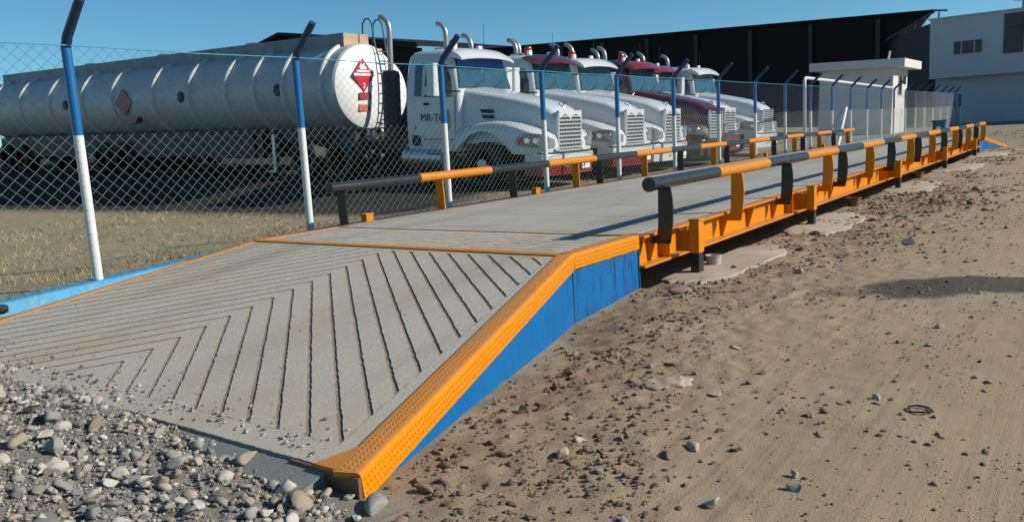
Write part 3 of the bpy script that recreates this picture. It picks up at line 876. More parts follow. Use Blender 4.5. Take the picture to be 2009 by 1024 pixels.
def build_truck(xc, y0, label, body='white', visor='white', hood=None, bumper='red', old=False, lettering=None, beacon=True, strip=True, stack=-.22, group='semi trucks parked in a row behind the fence'):
    hood = hood or body
    B, Vz, Hd = MT[body], MT[visor], MT[hood]
    t = empty('semi_truck', (xc, y0, gz(xc, y0, False)+.0), (SLOPE, 0, 0))
    tag(t, label, 'truck', group)
    # --- chassis and wheels
    mb = MB()
    for s in (-1, 1): mb.box(s*.42-.04, s*.42+.04, .25, 8.0, .72, .96)
    for y in (1.6, 3.2, 4.6, 6.0, 7.8): mb.box(-.4, .4, y-.06, y+.06, .75, .93)
    mb.box(-.55, .55, .35, 2.2, .55, 1.25); mb.box(-.85, .85, 3.6, 4.1, .62, 1.0)
    mb.lathe([(.05, 0), (.45, 0), (.45, .05), (.05, .05)], (0, 6.6, 1.12), 'z', 20)
    mb.box(-.4, .4, 6.2, 7.0, .96, 1.12)
    mb.tube([(-1.0, 1.55, .5), (1.0, 1.55, .5)], .07, 8)
    for y in (6.1, 7.4): mb.tube([(-1.0, y, .5), (1.0, y, .5)], .09, 8)
    mb.build('chassis', MT['chassis'], t, smooth=30)
    for s in (-1, 1):
        wheel(t, s*.98, 1.55, .5, .27)
        for y in (6.1, 7.4): wheel(t, s*.88, y, .5, .5, False)
    # --- hood
    def hring(y, zt, wt, wb, zb, nose=0):
        r = .12; pts = []
        for k in range(7):
            a = R(90*k/6); pts.append((wt-r+r*math.cos(a)+(wb-wt)*(1-math.sin(a))*.25, y, zt-.03-r+r*math.sin(a)))
        crown = [(wt*.45, y-nose*.5, zt-.004), (0, y-nose, zt+.02), (-wt*.45, y-nose*.5, zt-.004)]
        left = [(-p[0], p[1], p[2]) for p in pts[::-1]]
        return [(wb, y, zb), (wt+(wb-wt)*.3, y, zt-.3)]+pts+crown+left+[(-wt-(wb-wt)*.3, y, zt-.3), (-wb, y, zb)]
    mb = MB()
    mb.loft([hring(.04, 1.60, .45, .53, .80), hring(.10, 1.68, .49, .56, .80), hring(.22, 1.755, .53, .59, .8), hring(.5, 1.87, .58, .64, .85), hring(.95, 1.97, .64, .70, .9), hring(1.6, 2.085, .73, .80, .95), hring(2.28, 2.19, .84, .94, .95)])
    mb.build('hood', Hd, t, smooth=40)
    # side vents in the hood
    for s in (-1, 1):
        for z in (1.62, 1.50):
            mb = MB(); mb.prism([(1.48, z), (1.50, z+.075), (1.92, z+.085), (1.94, z+.01)], 'x', s*.735, s*.80); mb.build('hood_vent', MT['black_hole'], t, smooth=0)
    # --- fenders
    for s in (-1, 1):
        rings = []
        ys = [-.02, .05, .2, .45, .75, 1.0, 1.3, 1.6, 1.9, 2.15, 2.32]
        zt = [.98, 1.13, 1.22, 1.31, 1.39, 1.43, 1.45, 1.43, 1.38, 1.30, 1.20]
        for y, z in zip(ys, zt):
            d = (.74**2-(y-1.55)**2); zl = max(.76, .5+math.sqrt(d)) if d > 0 else .76
            zl = min(zl, z-.07)
            xo = 1.10 if y > .3 else 1.10-.22*(1-y/.3)**2
            rings.append([(s*.5, y, zl), (s*xo, y, zl), (s*(xo+.005), y, (zl+z)/2-.02), (s*(xo-.02), y, z-.06), (s*(xo-.09), y, z-.01), (s*.8, y, z+.015), (s*.5, y, z+.02)][::s])
        mb = MB(); mb.loft(rings); mb.build('fender', Hd, t, smooth=45)
        mb = MB()                                   # headlamp wraps the fender front
        pr = []
        for y, za, zb_, xo in ((.74, 1.0, 1.05, 1.108), (.5, .93, 1.17, 1.112), (.25, .91, 1.20, 1.10), (.1, .90, 1.19, 1.03), (.0, .90, 1.15, .93), (-.035, .90, 1.10, .82), (-.04, .91, 1.07, .66)):
            pr.append([(s*(xo+.012), y-.012, za), (s*(xo+.012), y-.012, zb_), (s*(xo-.06), y+.05, zb_), (s*(xo-.06), y+.05, za)][::-s])
        mb.loft(pr); hl = mb.build('headlight', MT['lens'], t, smooth=50)
        mb = MB()
        for y, xo in ((.36, 1.118), (.16, 1.09)):
            mb.lathe([(.0, -.02), (.06, -.02), (.085, .004), (.09, .016)], (s*xo, y, 1.05), 'x', 14)
        mb.build('lamp_bowl', MT['chrome'], hl)
        mb = MB(); mb.box(s*1.122-.008, s*1.122+.008, .47, .6, .98, 1.09); mb.build('indicator', MT['red_lens'], hl, smooth=0)
    # --- grille with the dip of the nose in its top
    mb = MB(); gw = .46
    mb.box(-gw, gw, .015, .06, .84, 1.58); 
    g = mb.build('grille', MT['black_hole'], t, smooth=0)
    nb = 12 if old else 9
    mb = MB()
    for k in range(nb):
        z = .86+k*(.66/(nb-1)); mb.box(-gw, gw, -.016, .0, z, z+(.036 if not old else .024))
    for x in (-gw, gw): mb.box(x-.022, x+.022, -.015, .05, .82, 1.60)
    mb.box(-gw, gw, -.015, .04, .79, .835)
    for k in range(1, 8): mb.box(-gw+k*gw/4-.004, -gw+k*gw/4+.004, .002, .013, .84, 1.56)
    mb.build('grille_bars', MT['pale_chrome'], g, smooth=0)
    if not old:
        mb = MB()
        for s in (-1, 1):
            pts = [(0, 1.46)]+[(s*(.02+.40*k/8), 1.46+.10*math.sin(math.pi*min(1, (k+.5)/9))+(.02)) for k in range(9)]+[(s*.47, 1.66), (0, 1.66)]
            mb.prism(pts, 'y', -.018, .05)
        mb.build('nose_trim', Hd, t, smooth=0)
    mb = MB(); mb.tube([(0, .16, 1.74), (0, .13, 1.80), (0, .20, 1.84), (0, .27, 1.80)], [.025, .03, .022, .012], 8)
    mb.build('hood_ornament', MT['chrome'], t)
    # --- bumper
    mb = MB()
    prof = [(-1.12, .42), (-1.05, .02), (-.8, -.09), (0, -.14), (.8, -.09), (1.05, .02), (1.12, .42), (1.0, .42), (.95, .1), (0, 0), (-.95, .1), (-1.0, .42)]
    mb.prism(prof, 'z', .60, .76); bp = mb.build('bumper', B if bumper != 'none' else MT['chrome'], t, smooth=30, bevel=.012)
    mb = MB(); mb.prism([(a*.985, b+.012) for a, b in prof], 'z', .31, .595)
    mb.build('bumper_skirt', MT['red'] if bumper == 'red' else (MT['chassis'] if bumper == 'black' else B), bp, smooth=30)
    mb = MB(); mb.prism([(a*.97, b+.03) for a, b in prof], 'z', .762, .80); mb.build('bumper_gap', MT['black_hole'], bp, smooth=30)
    mb = MB(); mb.box(.28, .62, -.150, -.118, .41, .56); mb.build('number_plate', MT['placard_white'], bp, smooth=0)
    for x in (-.3, .3):
        mb = MB(); mb.tube([(x, -.11, .47), (x, -.2, .47), (x, -.2, .53)], .018, 8); mb.build('tow_hook', MT['chrome'], bp)
    # --- cab
    CW = [(.78, 1.02, 1.93, 3.55), (1.2, 1.045, 1.93, 3.56), (2.05, 1.05, 1.95, 3.56), (2.6, .985, 2.09, 3.53), (2.88, .94, 2.18, 3.50), (2.99, .87, 2.27, 3.42), (3.04, .72, 2.42, 3.25)]
    def cw(z, i):
        for a, b in zip(CW, CW[1:]):
            if a[0] <= z <= b[0]: return lerp(a[i], b[i], (z-a[0])/(b[0]-a[0]))
        return CW[-1][i]
    mb = MB(); mb.loft([rrect(-w, w, a, b, z, .11) for z, w, a, b in CW])
    mb.build('cab', B, t, smooth=40)
    # side windows and doors on both sides
    for s in (-1, 1):
        def side(poly, off, thick, mat, name, par):
            vs = []; n = len(poly)
            for o in (off, off+thick):
                vs += [(s*(cw(z, 1)+o), y, z) for y, z in poly]
            fs = [tuple(range(n)), tuple(range(n, 2*n))[::-1]]+[(i, n+i, n+(i+1) % n, (i+1) % n) for i in range(n)]
            if s > 0: fs = [f[::-1] for f in fs]
            m_ = MB(); m_.add(vs, fs); return m_.build(name, mat, par, smooth=0)
        door = side([(2.07, 1.05), (2.06, 2.0), (2.16, 2.45), (2.30, 2.75), (2.98, 2.77), (3.0, 2.05), (3.0, 1.05)], -.004, .012, B, 'door', t)
        side([(2.10, 1.98), (2.20, 2.42), (2.33, 2.70), (2.92, 2.72), (2.96, 1.98)], .006, .008, MT['glass'], 'window', door)
        side([(2.055, 1.04), (2.045, 2.0), (2.06, 2.0), (2.07, 1.04)], .003, .007, MT['black_hole'], 'door_seam', door)
        side([(3.0, 1.04), (3.0, 2.75), (3.013, 2.75), (3.013, 1.04)], .003, .007, MT['black_hole'], 'door_seam', door)
        side([(2.07, 1.035), (2.07, 1.05), (3.0, 1.05), (3.0, 1.035)], .003, .007, MT['black_hole'], 'door_seam', door)
        side([(2.82, 1.80), (2.82, 1.86), (2.96, 1.86), (2.96, 1.80)], .008, .02, MT['black_hole'], 'handle', door)
        side([(3.035, 2.0), (3.035, 2.70), (3.25, 2.70), (3.25, 2.0)], .003, .008, MT['glass'], 'rear_quarter_window', t)
        side([(2.2, 1.28), (2.22, 1.68), (2.4, 1.7), (2.42, 1.28)], .01, .006, MT['glass'], 'lower_window', door)
        side([(3.1, .88), (3.1, 1.12), (3.36, 1.12), (3.36, .88)], .003, .01, MT['black_hole'], 'tool_box_door', t)
        # mirror
        mb = MB(); mb.loft([rrect(s*1.36-.13, s*1.36+.13, 2.56, 2.78, z, .045) for z in (2.00, 2.04, 2.64, 2.70)])
        mr = mb.build('mirror', MT['white'] if body != 'red' else B, t, smooth=40)
        for z in (2.1, 2.6):
            mb = MB(); mb.tube([(s*1.0, 2.2, z), (s*1.36, 2.64, z)], .016, 6); mb.build('mirror_arm', MT['black'], mr)
        # exhaust
        X = s*1.02
        mb = MB(); mb.lathe([(.05, .95), (.2, .98), (.21, 1.05), (.21, 2.5), (.19, 2.58), (.09, 2.62)], (X, 4.05, 0), 'z', 18)
        mb2 = MB()
        dz = stack
        pts = [(X, 4.05, 2.55), (X, 4.05, 3.45+dz), (X, 4.06, 3.58+dz), (X, 4.10, 3.69+dz), (X, 4.17, 3.77+dz), (X, 4.27, 3.82+dz), (X, 4.34, 3.83+dz)]
        mb2.tube(pts, .064, 14)
        st = mb2.build('exhaust_stack', MT['stack'], t)
        mb.build('heat_shield', MT['chassis'], st)
        # fuel tank and step
        mb = MB(); mb.lathe([(.05, 0), (.27, .0), (.31, .03), (.31, 1.2), (.27, 1.23), (.05, 1.23)], (s*.78, 2.5, .62), 'y', 20)
        ft = mb.build('fuel_tank', MT['alu'], t)
        mb = MB(); mb.box(s*1.0-.09, s*1.0+.09, 2.2, 2.9, .42, .45); mb.box(s*1.02-.07, s*1.02+.07, 2.2, 2.9, .7, .73); mb.build('step', MT['chassis'], ft, smooth=0)
    # windshield, two panes with a centre bar
    def front(x0, x1, z0, z1, off, th, mat, name, par):
        n = 8; vs = []
        for o in (off, off+th):
            for z in (z0, z1):
                for k in range(n+1):
                    x = lerp(x0, x1, k/n)*(cw(z, 1)/1.0); bow = .0
                    vs.append((x, cw(z, 2)-o-bow, z))
        m = n+1; fs = []
        for k in range(n):
            fs += [(2*m+k, 2*m+k+1, 3*m+k+1, 3*m+k), (k, m+k, m+k+1, k+1), (k, k+1, 2*m+k+1, 2*m+k), (m+k, 3*m+k, 3*m+k+1, m+k+1)]
        fs += [(0, 2*m, 3*m, m), (n, m+n, 3*m+n, 2*m+n)]
        m_ = MB(); m_.add(vs, fs); return m_.build(name, mat, par, smooth=0)
    fr = front(-.94, .94, 2.17, 2.89, .004, .008, MT['black_hole'], 'windshield', t)
    front(-.91, -.012, 2.20, 2.86, .012, .006, MT['windshield'], 'pane', fr)
    front(.012, .91, 2.20, 2.86, .012, .006, MT['windshield'], 'pane', fr)
    if strip: front(-.91, .91, 2.66, 2.862, .019, .003, MT['shade_strip'], 'sun_strip', fr)
    for x in (-.45, .3):
        mb = MB(); mb.tube([(x, 1.945, 2.2), (x+.4, 1.99, 2.36)], .01, 5); mb.build('wiper', MT['black_hole'], fr)
    # visor and roof furniture
    mb = MB(); rings = []
    for k in range(11):
        u = -1+2*k/10; x = u*.99; yb = 1.76+.13*u*u; zz = 2.86-.06*abs(u)**3
        rings.append([(x, yb, zz-.03), (x, yb-.005, zz+.005), (x, yb+.10, zz+.10), (x, yb+.30, zz+.19), (x, 2.42, zz+.215-.05*abs(u)**3), (x, 2.42, zz+.15), (x, 2.2, zz+.05)])
    mb.loft(rings); mb.build('sun_visor', Vz, t, smooth=45)
    for x in (-.6, -.3, 0, .3, .6):
        mb = MB(); mb.lathe([(.0, .06), (.035, .055), (.05, .02), (.055, 0)], (x, 2.42, 3.02-.03*abs(x)), 'z', 10); mb.build('roof_light', MT['amber'], t)
    for x in (-.45, .5):
        mb = MB(); mb.box(x-.07, x+.07, 2.5, 2.58, 3.03, 3.17); mb.build('work_lamp', MT['placard_white'], t, bevel=.012)
    if beacon:
        mb = MB(); mb.lathe([(.12, 0), (.12, .05), (.095, .06), (.1, .2), (.08, .25), (.0, .26)], (-.2, 2.75, 3.03), 'z', 16); mb.build('beacon', MT['red_lens'], t)
    mb = MB(); mb.tube([(.75, 2.6, 3.0), (.78, 2.62, 3.7)], .006, 5); mb.build('antenna', MT['black'], t)
    mb = MB(); mb.tube([(-.2, 2.9, 3.1), (-.2, 3.3, 3.1)], .03, 8); mb.tube([(-.2, 3.1, 3.0), (-.2, 3.1, 3.1)], .02, 6); mb.build('air_horn', MT['chrome'], t)
    if lettering:
        # facing -x on the near door
        for s_, yy, zz, sz in lettering:
            Mx = Matrix.Translation((-(cw(zz, 1)+.014), yy, zz)) @ Matrix(((0, 0, -1, 0), (-1, 0, 0, 0), (0, 1, 0, 0), (0, 0, 0, 1)))
            text_mesh('door_lettering', s_, sz, MT['lettering'], Mx, t)
    back = dict(cab=.28, door=.28, rear_quarter_window=.28, tool_box_door=.28, windshield=.28, sun_visor=.28, roof_light=.28, work_lamp=.28, beacon=.28, antenna=.28, air_horn=.28, door_lettering=.28, exhaust_stack=.22, fuel_tank=.25)
    for ch in t.children: ch.location.y += back.get(ch.name.split('.')[0], 0)
    return t

TR = [
    (10.52, 6.5, 'white semi truck hitched to the long tanker, dark door lettering and red lower bumper', dict(stack=0, lettering=[('MR-TC', 2.72, 1.52, .24), ('3', 3.25, 1.3, .12)])),
    (13.58, 6.5, 'white semi truck with a dark maroon roof and sun visor, second from the tanker', dict(visor='maroon', bumper='red', strip=False)),
    (15.78, 6.5, 'all white semi truck standing between the maroon-roofed truck and the dark red truck', dict(bumper='white', strip=False)),
    (18.35, 6.3, 'dark red semi truck with red hood and red cab', dict(body='maroon', visor='red', hood='maroon', bumper='black', strip=False)),
    (21.0, 6.9, 'red-cabbed semi truck with a white nose, half hidden behind the dark red truck', dict(body='red', visor='red', hood='white', bumper='red', strip=False)),
    (23.7, 6.55, 'white semi truck with thin-barred grille, farthest of the row from the tanker', dict(bumper='white', strip=False, old=True)),
]
for xc, y0, lab, kw in TR: build_truck(xc, y0, lab, **kw)

# ------------------------------------------------------------------ tankers
def build_tanker(xc, yf, label, Lt=20.0, bare=False):
    t = empty('tanker_trailer', (xc, yf, gz(xc, yf, False)), (math.atan(.03), 0, 0))
    tag(t, label, 'tanker', 'tanker trailers behind the trucks')
    zc, rad = 2.30, 1.10
    mb = MB(); n = 48; rings = []
    prof = [(.02, -.16), (.4, -.14), (.75, -.09), (.97, -.03), (1.06, .02), (1.10, .08), (1.10, Lt-.1), (1.0, Lt), (.5, Lt+.12), (.02, Lt+.15)]
    for r, y in prof:
        rings.append([(r*1.06*math.cos(2*math.pi*k/n), y, zc+r*math.sin(2*math.pi*k/n)) for k in range(n)])
    mb.loft(rings[4:6], 0, False); mb.loft(rings[5:], 0, False); mb.loft(rings[:5], 1, False)
    for i in range(len(mb.f)): pass
    mb.build('tank', [MT['tank'], MT['tank_head']], t, smooth=40)
    for y in RIBS:
        mb = MB(); rg = []
        for rr, yy in ((1.09, y-.06), (1.16, y-.05), (1.18, y-.02), (1.18, y+.02), (1.16, y+.05), (1.09, y+.06)):
            rg.append([(rr*1.06*math.cos(2*math.pi*k/n), yy, zc+rr*math.sin(2*math.pi*k/n)) for k in range(n)])
        mb.loft(rg, 0, False); mb.build('tank_rib', MT['tank_rib'], t, smooth=50)
    # walkway trough along the crown
    mb = MB(); a = .42
    for x0, x1, z0, z1 in ((-a-.02, -a, 1.02, 1.42), (a, a+.02, 1.02, 1.42)):
        mb.box(x0, x1, .35, Lt-.6, zc+z0-.1, zc+z1-.06)
    mb.box(-a, a, .45, Lt-.7, zc+1.08, zc+1.10)
    wk = mb.build('walkway', MT['trough'], t, smooth=0)
    mb = MB(); mb.box(-a-.02, a+.02, .33, .35, zc+.98, zc+1.36); mb.build('walkway_end', MT['rust'], wk, smooth=0)
    for y in (4.5, 9, 13.5):
        mb = MB(); mb.lathe([(.25, 0), (.25, .3), (.2, .34), (.05, .36)], (0, y, zc+1.1), 'z', 16); mb.build('manhole', MT['alu'], wk)
    # ladder on the front head with two hoops over the top
    mb = MB()
    for x in (.28, .66):
        pts = []
        for k in range(9):
            h = lerp(-1.0, 1.05, k/8); rr = abs(h)
            d = -.16+.19*(rr/1.06)**2.2
            pts.append((x+.03*(h < -.5)*(h+.5), d-.09, zc+h))
        pts += [(x, -.02, zc+1.35), (x, .02, zc+1.62), (x, .12, zc+1.74), (x, .25, zc+1.74), (x, .35, zc+1.62), (x, .38, zc+1.2)]
        mb.tube(pts, .022, 8)
    for k in range(8):
        h = -.85+k*.25; d = -.16+.19*(abs(h)/1.06)**2.2
        mb.tube([(.28, d-.09, zc+h), (.66, d-.09, zc+h)], .016, 6)
    if not bare: mb.build('ladder', MT['alu_dark'], t)
    # placard: red diamond with a flame, a white band and a class number
    mb = MB(); px, pz, s = -.30, zc+.28, .42
    dish = lambda x, z: -.165+.19*(math.hypot(x/1.06, z-zc)/1.06)**2.2-.012
    d = dish(px, pz)
    mb.prism([(px-s*.9, pz), (px, pz-s), (px+s*.9, pz), (px, pz+s)], 'y', d-.012, d)
    pl = mb.build('hazard_placard', MT['placard_red'], t, smooth=0)
    mb = MB(); mb.box(px-.33, px+.33, d-.016, d-.0125, pz-.015, pz+.045); mb.box(px-.22, px+.22, d-.016, d-.0125, pz+.075, pz+.12)
    mb.prism([(px-.1, pz+.14), (px+.1, pz+.14), (px+.13, pz+.22), (px+.06, pz+.2), (px+.05, pz+.31), (px-.02, pz+.24), (px-.06, pz+.3), (px-.13, pz+.21)], 'y', d-.016, d-.0125)
    mb.build('placard_marking', MT['placard_white'], pl, smooth=0)
    Mx = Matrix.Translation((px, d-.014, pz-.27)) @ Matrix.Rotation(R(90), 4, 'X')
    text_mesh('class_number', '3', .2, MT['placard_white'], Mx, pl)
    for z0, m_ in ((-.32, 'label_red'), (-.62, 'label_orange')):
        dd = dish(px+.02, zc+z0)-.01
        mb = MB(); mb.box(px-.17, px+.21, dd-.008, dd, zc+z0, zc+z0+.17); mb.build('warning_label', MT[m_], t, smooth=0)
    # placard on the near side, with small round fittings
    xs = -1.06*1.10-.005
    for (yy, zz, kind) in ((SIDEP[0], zc-.05, 'd'),):
        mb = MB(); mb.prism([(yy-.5, zz), (yy, zz-.42), (yy+.5, zz), (yy, zz+.42)], 'x', xs-.02, xs+.01)
        mb.build('hazard_placard', MT['label_red'], t, smooth=0)
    mb = MB(); mb.prism([(SIDEP[0]-.7, zc-.52), (SIDEP[0]-.25, zc-.55), (SIDEP[0]-.1, zc-.75), (SIDEP[0]-.55, zc-.7)], 'x', xs-.0, xs+.12); mb.build('side_sticker', MT['label_red'], t, smooth=0)
    for yy in SIDEP[1:]:
        mb = MB(); mb.lathe([(.16, 0), (.16, -.04), (.1, -.06), (.01, -.06)], (xs+.02, yy, zc+.0), 'x', 14); mb.build('side_lamp', MT['chassis'], t)
    # running gear
    mb = MB()
    for s in (-1, 1):
        mb.box(s*.5-.06, s*.5+.06, .6, Lt-.3, 1.0, 1.28)
        mb.box(s*.95-.02, s*.95+.02, 3.6, Lt-1, .55, 1.25)
    for y in np.arange(1, Lt-.5, 1.5): mb.box(-.5, .5, y-.05, y+.05, 1.02, 1.24)
    for y in (10.2, 11.5, 17.2, 18.5): mb.tube([(-1, y, .5), (1, y, .5)], .08, 8)
    mb.build('underframe', MT['chassis'], t, smooth=30)
    for y in (10.2, 11.5, 17.2, 18.5):
        for s in (-1, 1): wheel(t, s*.9, y, .5, .5, False)
    for s in (-1, 1):
        mb = MB(); mb.box(s*.75-.06, s*.75+.06, 2.9, 3.02, .18, 1.15); mb.box(s*.75-.15, s*.75+.15, 2.82, 3.1, .12, .18); mb.build('landing_leg', MT['alu'], t, smooth=0)
    mb = MB(); mb.box(-.9, .9, 3.3, 5.6, .5, 1.25); mb.box(-.7, .7, .9, 2.6, .95, 1.2); mb.build('shade_box', MT['chassis'], t, smooth=0)  # dark boxes added under the tank to hide sunlit ground
    for x, z in ((-.12, 1.08), (.06, 1.06), (.5, 1.05)):
        mb = MB(); mb.tube([(x, .0, z+.1), (x, -.05, z), (x, .1, z-.18)], .05, 8); mb.build('hose_coupling', MT['pvc'], t)
    return t
MT['tank'] = paint('dusty_tank_paint', (.40, .43, .44), .55, .6, (.24, .225, .195), .8, metal=0, var=.14)
MT['tank_rib'] = paint('dusty_sunlit_rib', (.50, .51, .49), .5, .5, (.25, .23, .2), 2)  # sunlight on the ribs put in as a lighter tank paint
MT['tank_head'] = paint('white_tank_head', (.74, .75, .73), .35, .25, (.5, .46, .38), 1.5, var=.05)
MT['trough'] = paint('dull_walkway_metal', (.16, .205, .23), .65, .7, (.085, .08, .072), 1.2, metal=0, var=.2)
MT['alu_dark'] = paint('dark_ladder_tube', (.06, .075, .085), .4, .2)
YF = 12.65
RIBS = [y-YF for y in (13.13, 14.6, 15.81, 17.05, 18.79, 20.67, 22.97, 24.89, 27.09, 29.31, 31.4)]
SIDEP = (22.3-YF, 17.2-YF+2.0, 26.0-YF, 14.8-YF)
build_tanker(10.67, YF, 'long grey tanker trailer with hooped ribs and white front head carrying a red hazard diamond')
build_tanker(13.9, 15.3, 'second tanker trailer parked farther back, seen only under and behind the long grey tanker', 18.0, True)

# ------------------------------------------------------------------ warehouses, booth, office
def beamline(mb, p, q, w, h, mi=0):
    p, q = Vector(p), Vector(q); t = (q-p).normalized(); n = t.cross(Vector((0, 0, 1))).normalized()*w; u = Vector((0, 0, h))
    vs = [p-n-u, p+n-u, p+n+u, p-n+u, q-n-u, q+n-u, q+n+u, q-n+u]
    mb.add(vs, [(0, 1, 2, 3), (7, 6, 5, 4), (0, 4, 5, 1), (1, 5, 6, 2), (2, 6, 7, 3), (3, 7, 4, 0)], mi)

E1 = Vector((58, 6.6, 7.93)); E2 = Vector((65.4, 50, 10.25))
def warehouse():
    t = empty('warehouse', (58, 6.6, 0)); o = Vector((58, 6.6, 0))
    tag(t, 'huge dark open-sided shed with a straight sloping roof behind the trucks', 'warehouse')
    a, b = E1-o, E2-o
    d = (b-a); across = Vector((d.y, -d.x, 0)).normalized()   # away from the camera
    if across.x < 0: across = -across
    back = Vector((.975, .222, 0))*24
    mb = MB()
    th = Vector((0, 0, .12)); rise = Vector((0, 0, .3))
    vs = [a, b, b+back+rise, a+back+rise]; vs += [v-th for v in vs]
    mb.add(vs, [(0, 1, 2, 3), (7, 6, 5, 4), (0, 4, 5, 1), (1, 5, 6, 2), (2, 6, 7, 3), (3, 7, 4, 0)])
    mb.build('roof', MT['shed_roof'], t, smooth=0)
    # near-black wall standing in for the shade of the open hall
    lo = lambda v, z: Vector((v.x, v.y, z))
    cut_ = a+d*.075+Vector((0, 0, -1.85))
    mb = MB(); off = across*.35
    pl = [lo(cut_, -1), lo(b, -1), b-th*1.02, a+d*.002-th*1.02, cut_]
    vs = [v+off for v in pl]+[v+off+across*.3 for v in pl]
    mb.add(vs, [(0, 1, 2, 3, 4), (9, 8, 7, 6, 5)]+[(i, 5+i, 5+(i+1) % 5, (i+1) % 5) for i in range(5)])
    mb.build('wall', MT['shed_in'], t, smooth=0)  # stand-in for the shade of the open hall
    for k in range(9):
        p = a+d*(.085+k/8*.9)+across*.2
        mb = MB(); mb.box(p.x-.15, p.x+.15, p.y-.15, p.y+.15, -1, p.z-.35); mb.build('column', MT['shed_column'], t, smooth=0)
    # eave truss at the near end
    mb = MB()
    u_ = d.normalized()
    tip = a+d*.006+Vector((0, 0, -.2)); inn = a+d*.072+Vector((0, 0, -1.8))
    beamline(mb, tip+across*.2, inn+across*.2, .05, .06)
    for f in (.12, .34, .56):
        p = tip.lerp(inn, f); q = p+Vector((0, 0, -1.25+1.1*f)); beamline(mb, p+across*.2, q+across*.2+u_*.02, .035, .03)
    mb.build('eave_truss', MT['dark_blue'], t, smooth=0)
warehouse()

def gable_shed():
    t = empty('shed', (66, 60, 0)); tag(t, 'dark gabled shed roof rising behind the white tank head', 'shed')
    mb = MB()
    # ridge seen just right of the tank crown, falling to the right
    P = [(0, 0, 12.0), (2, 26, 16.2), (3, 48, 12.2)]
    for p, q in zip(P, P[1:]):
        p, q = Vector(p), Vector(q); bk = Vector((25, -4, 0)); th = Vector((0, 0, .4))
        vs = [p, q, q+bk, p+bk]; vs += [v-th for v in vs]
        mb.add(vs, [(0, 1, 2, 3), (7, 6, 5, 4), (0, 4, 5, 1), (1, 5, 6, 2), (2, 6, 7, 3), (3, 7, 4, 0)])
    mb.build('roof', MT['shed_roof'], t, smooth=0)
    mb = MB(); pl = [(1, .5, 0), (4, 47, 0), (4, 47, 11.7), (3, 26, 15.7), (1, .5, 11.5)]
    mb.add([Vector(v) for v in pl]+[Vector(v)+Vector((.4, 0, 0)) for v in pl], [(0, 1, 2, 3, 4), (9, 8, 7, 6, 5)]+[(i, 5+i, 5+(i+1) % 5, (i+1) % 5) for i in range(5)])
    mb.build('wall', MT['shed_in'], t, smooth=0)
gable_shed()

def booth():
    t = empty('guard_booth', (40, 5.7, gz(40, 5.7, False)), (R(1.8), 0, 0))
    tag(t, 'small white flat-roofed booth behind the fence in front of the dark shed', 'booth')
    mb = MB(); mb.box(0, 3.6, .0, 3.55, -.4, 3.27); mb.build('wall', MT['booth_white'], t, smooth=0)
    mb = MB(); mb.box(-.35, 4.2, -.55, 4.0, 3.27, 3.68); mb.build('roof', MT['booth_white'], t, smooth=0, bevel=.01)
    for x0, x1 in ((1.2, 1.95), (2.15, 3.1)):
        mb = MB(); mb.box(x0, x1, -.03, .012, 1.9, 2.95); w = mb.build('window', MT['booth_white'], t, smooth=0)
        mb = MB(); mb.box(x0+.06, x1-.06, -.045, -.031, 2.5 if x0 > 2 else 1.96, 2.9); mb.build('pane', MT['window'], w, smooth=0)
    mb = MB(); mb.tube([(1.6, .6, 3.7), (1.5, .5, 4.15)], .05, 6); mb.build('roof_pipe', MT['pvc'], t)
booth()

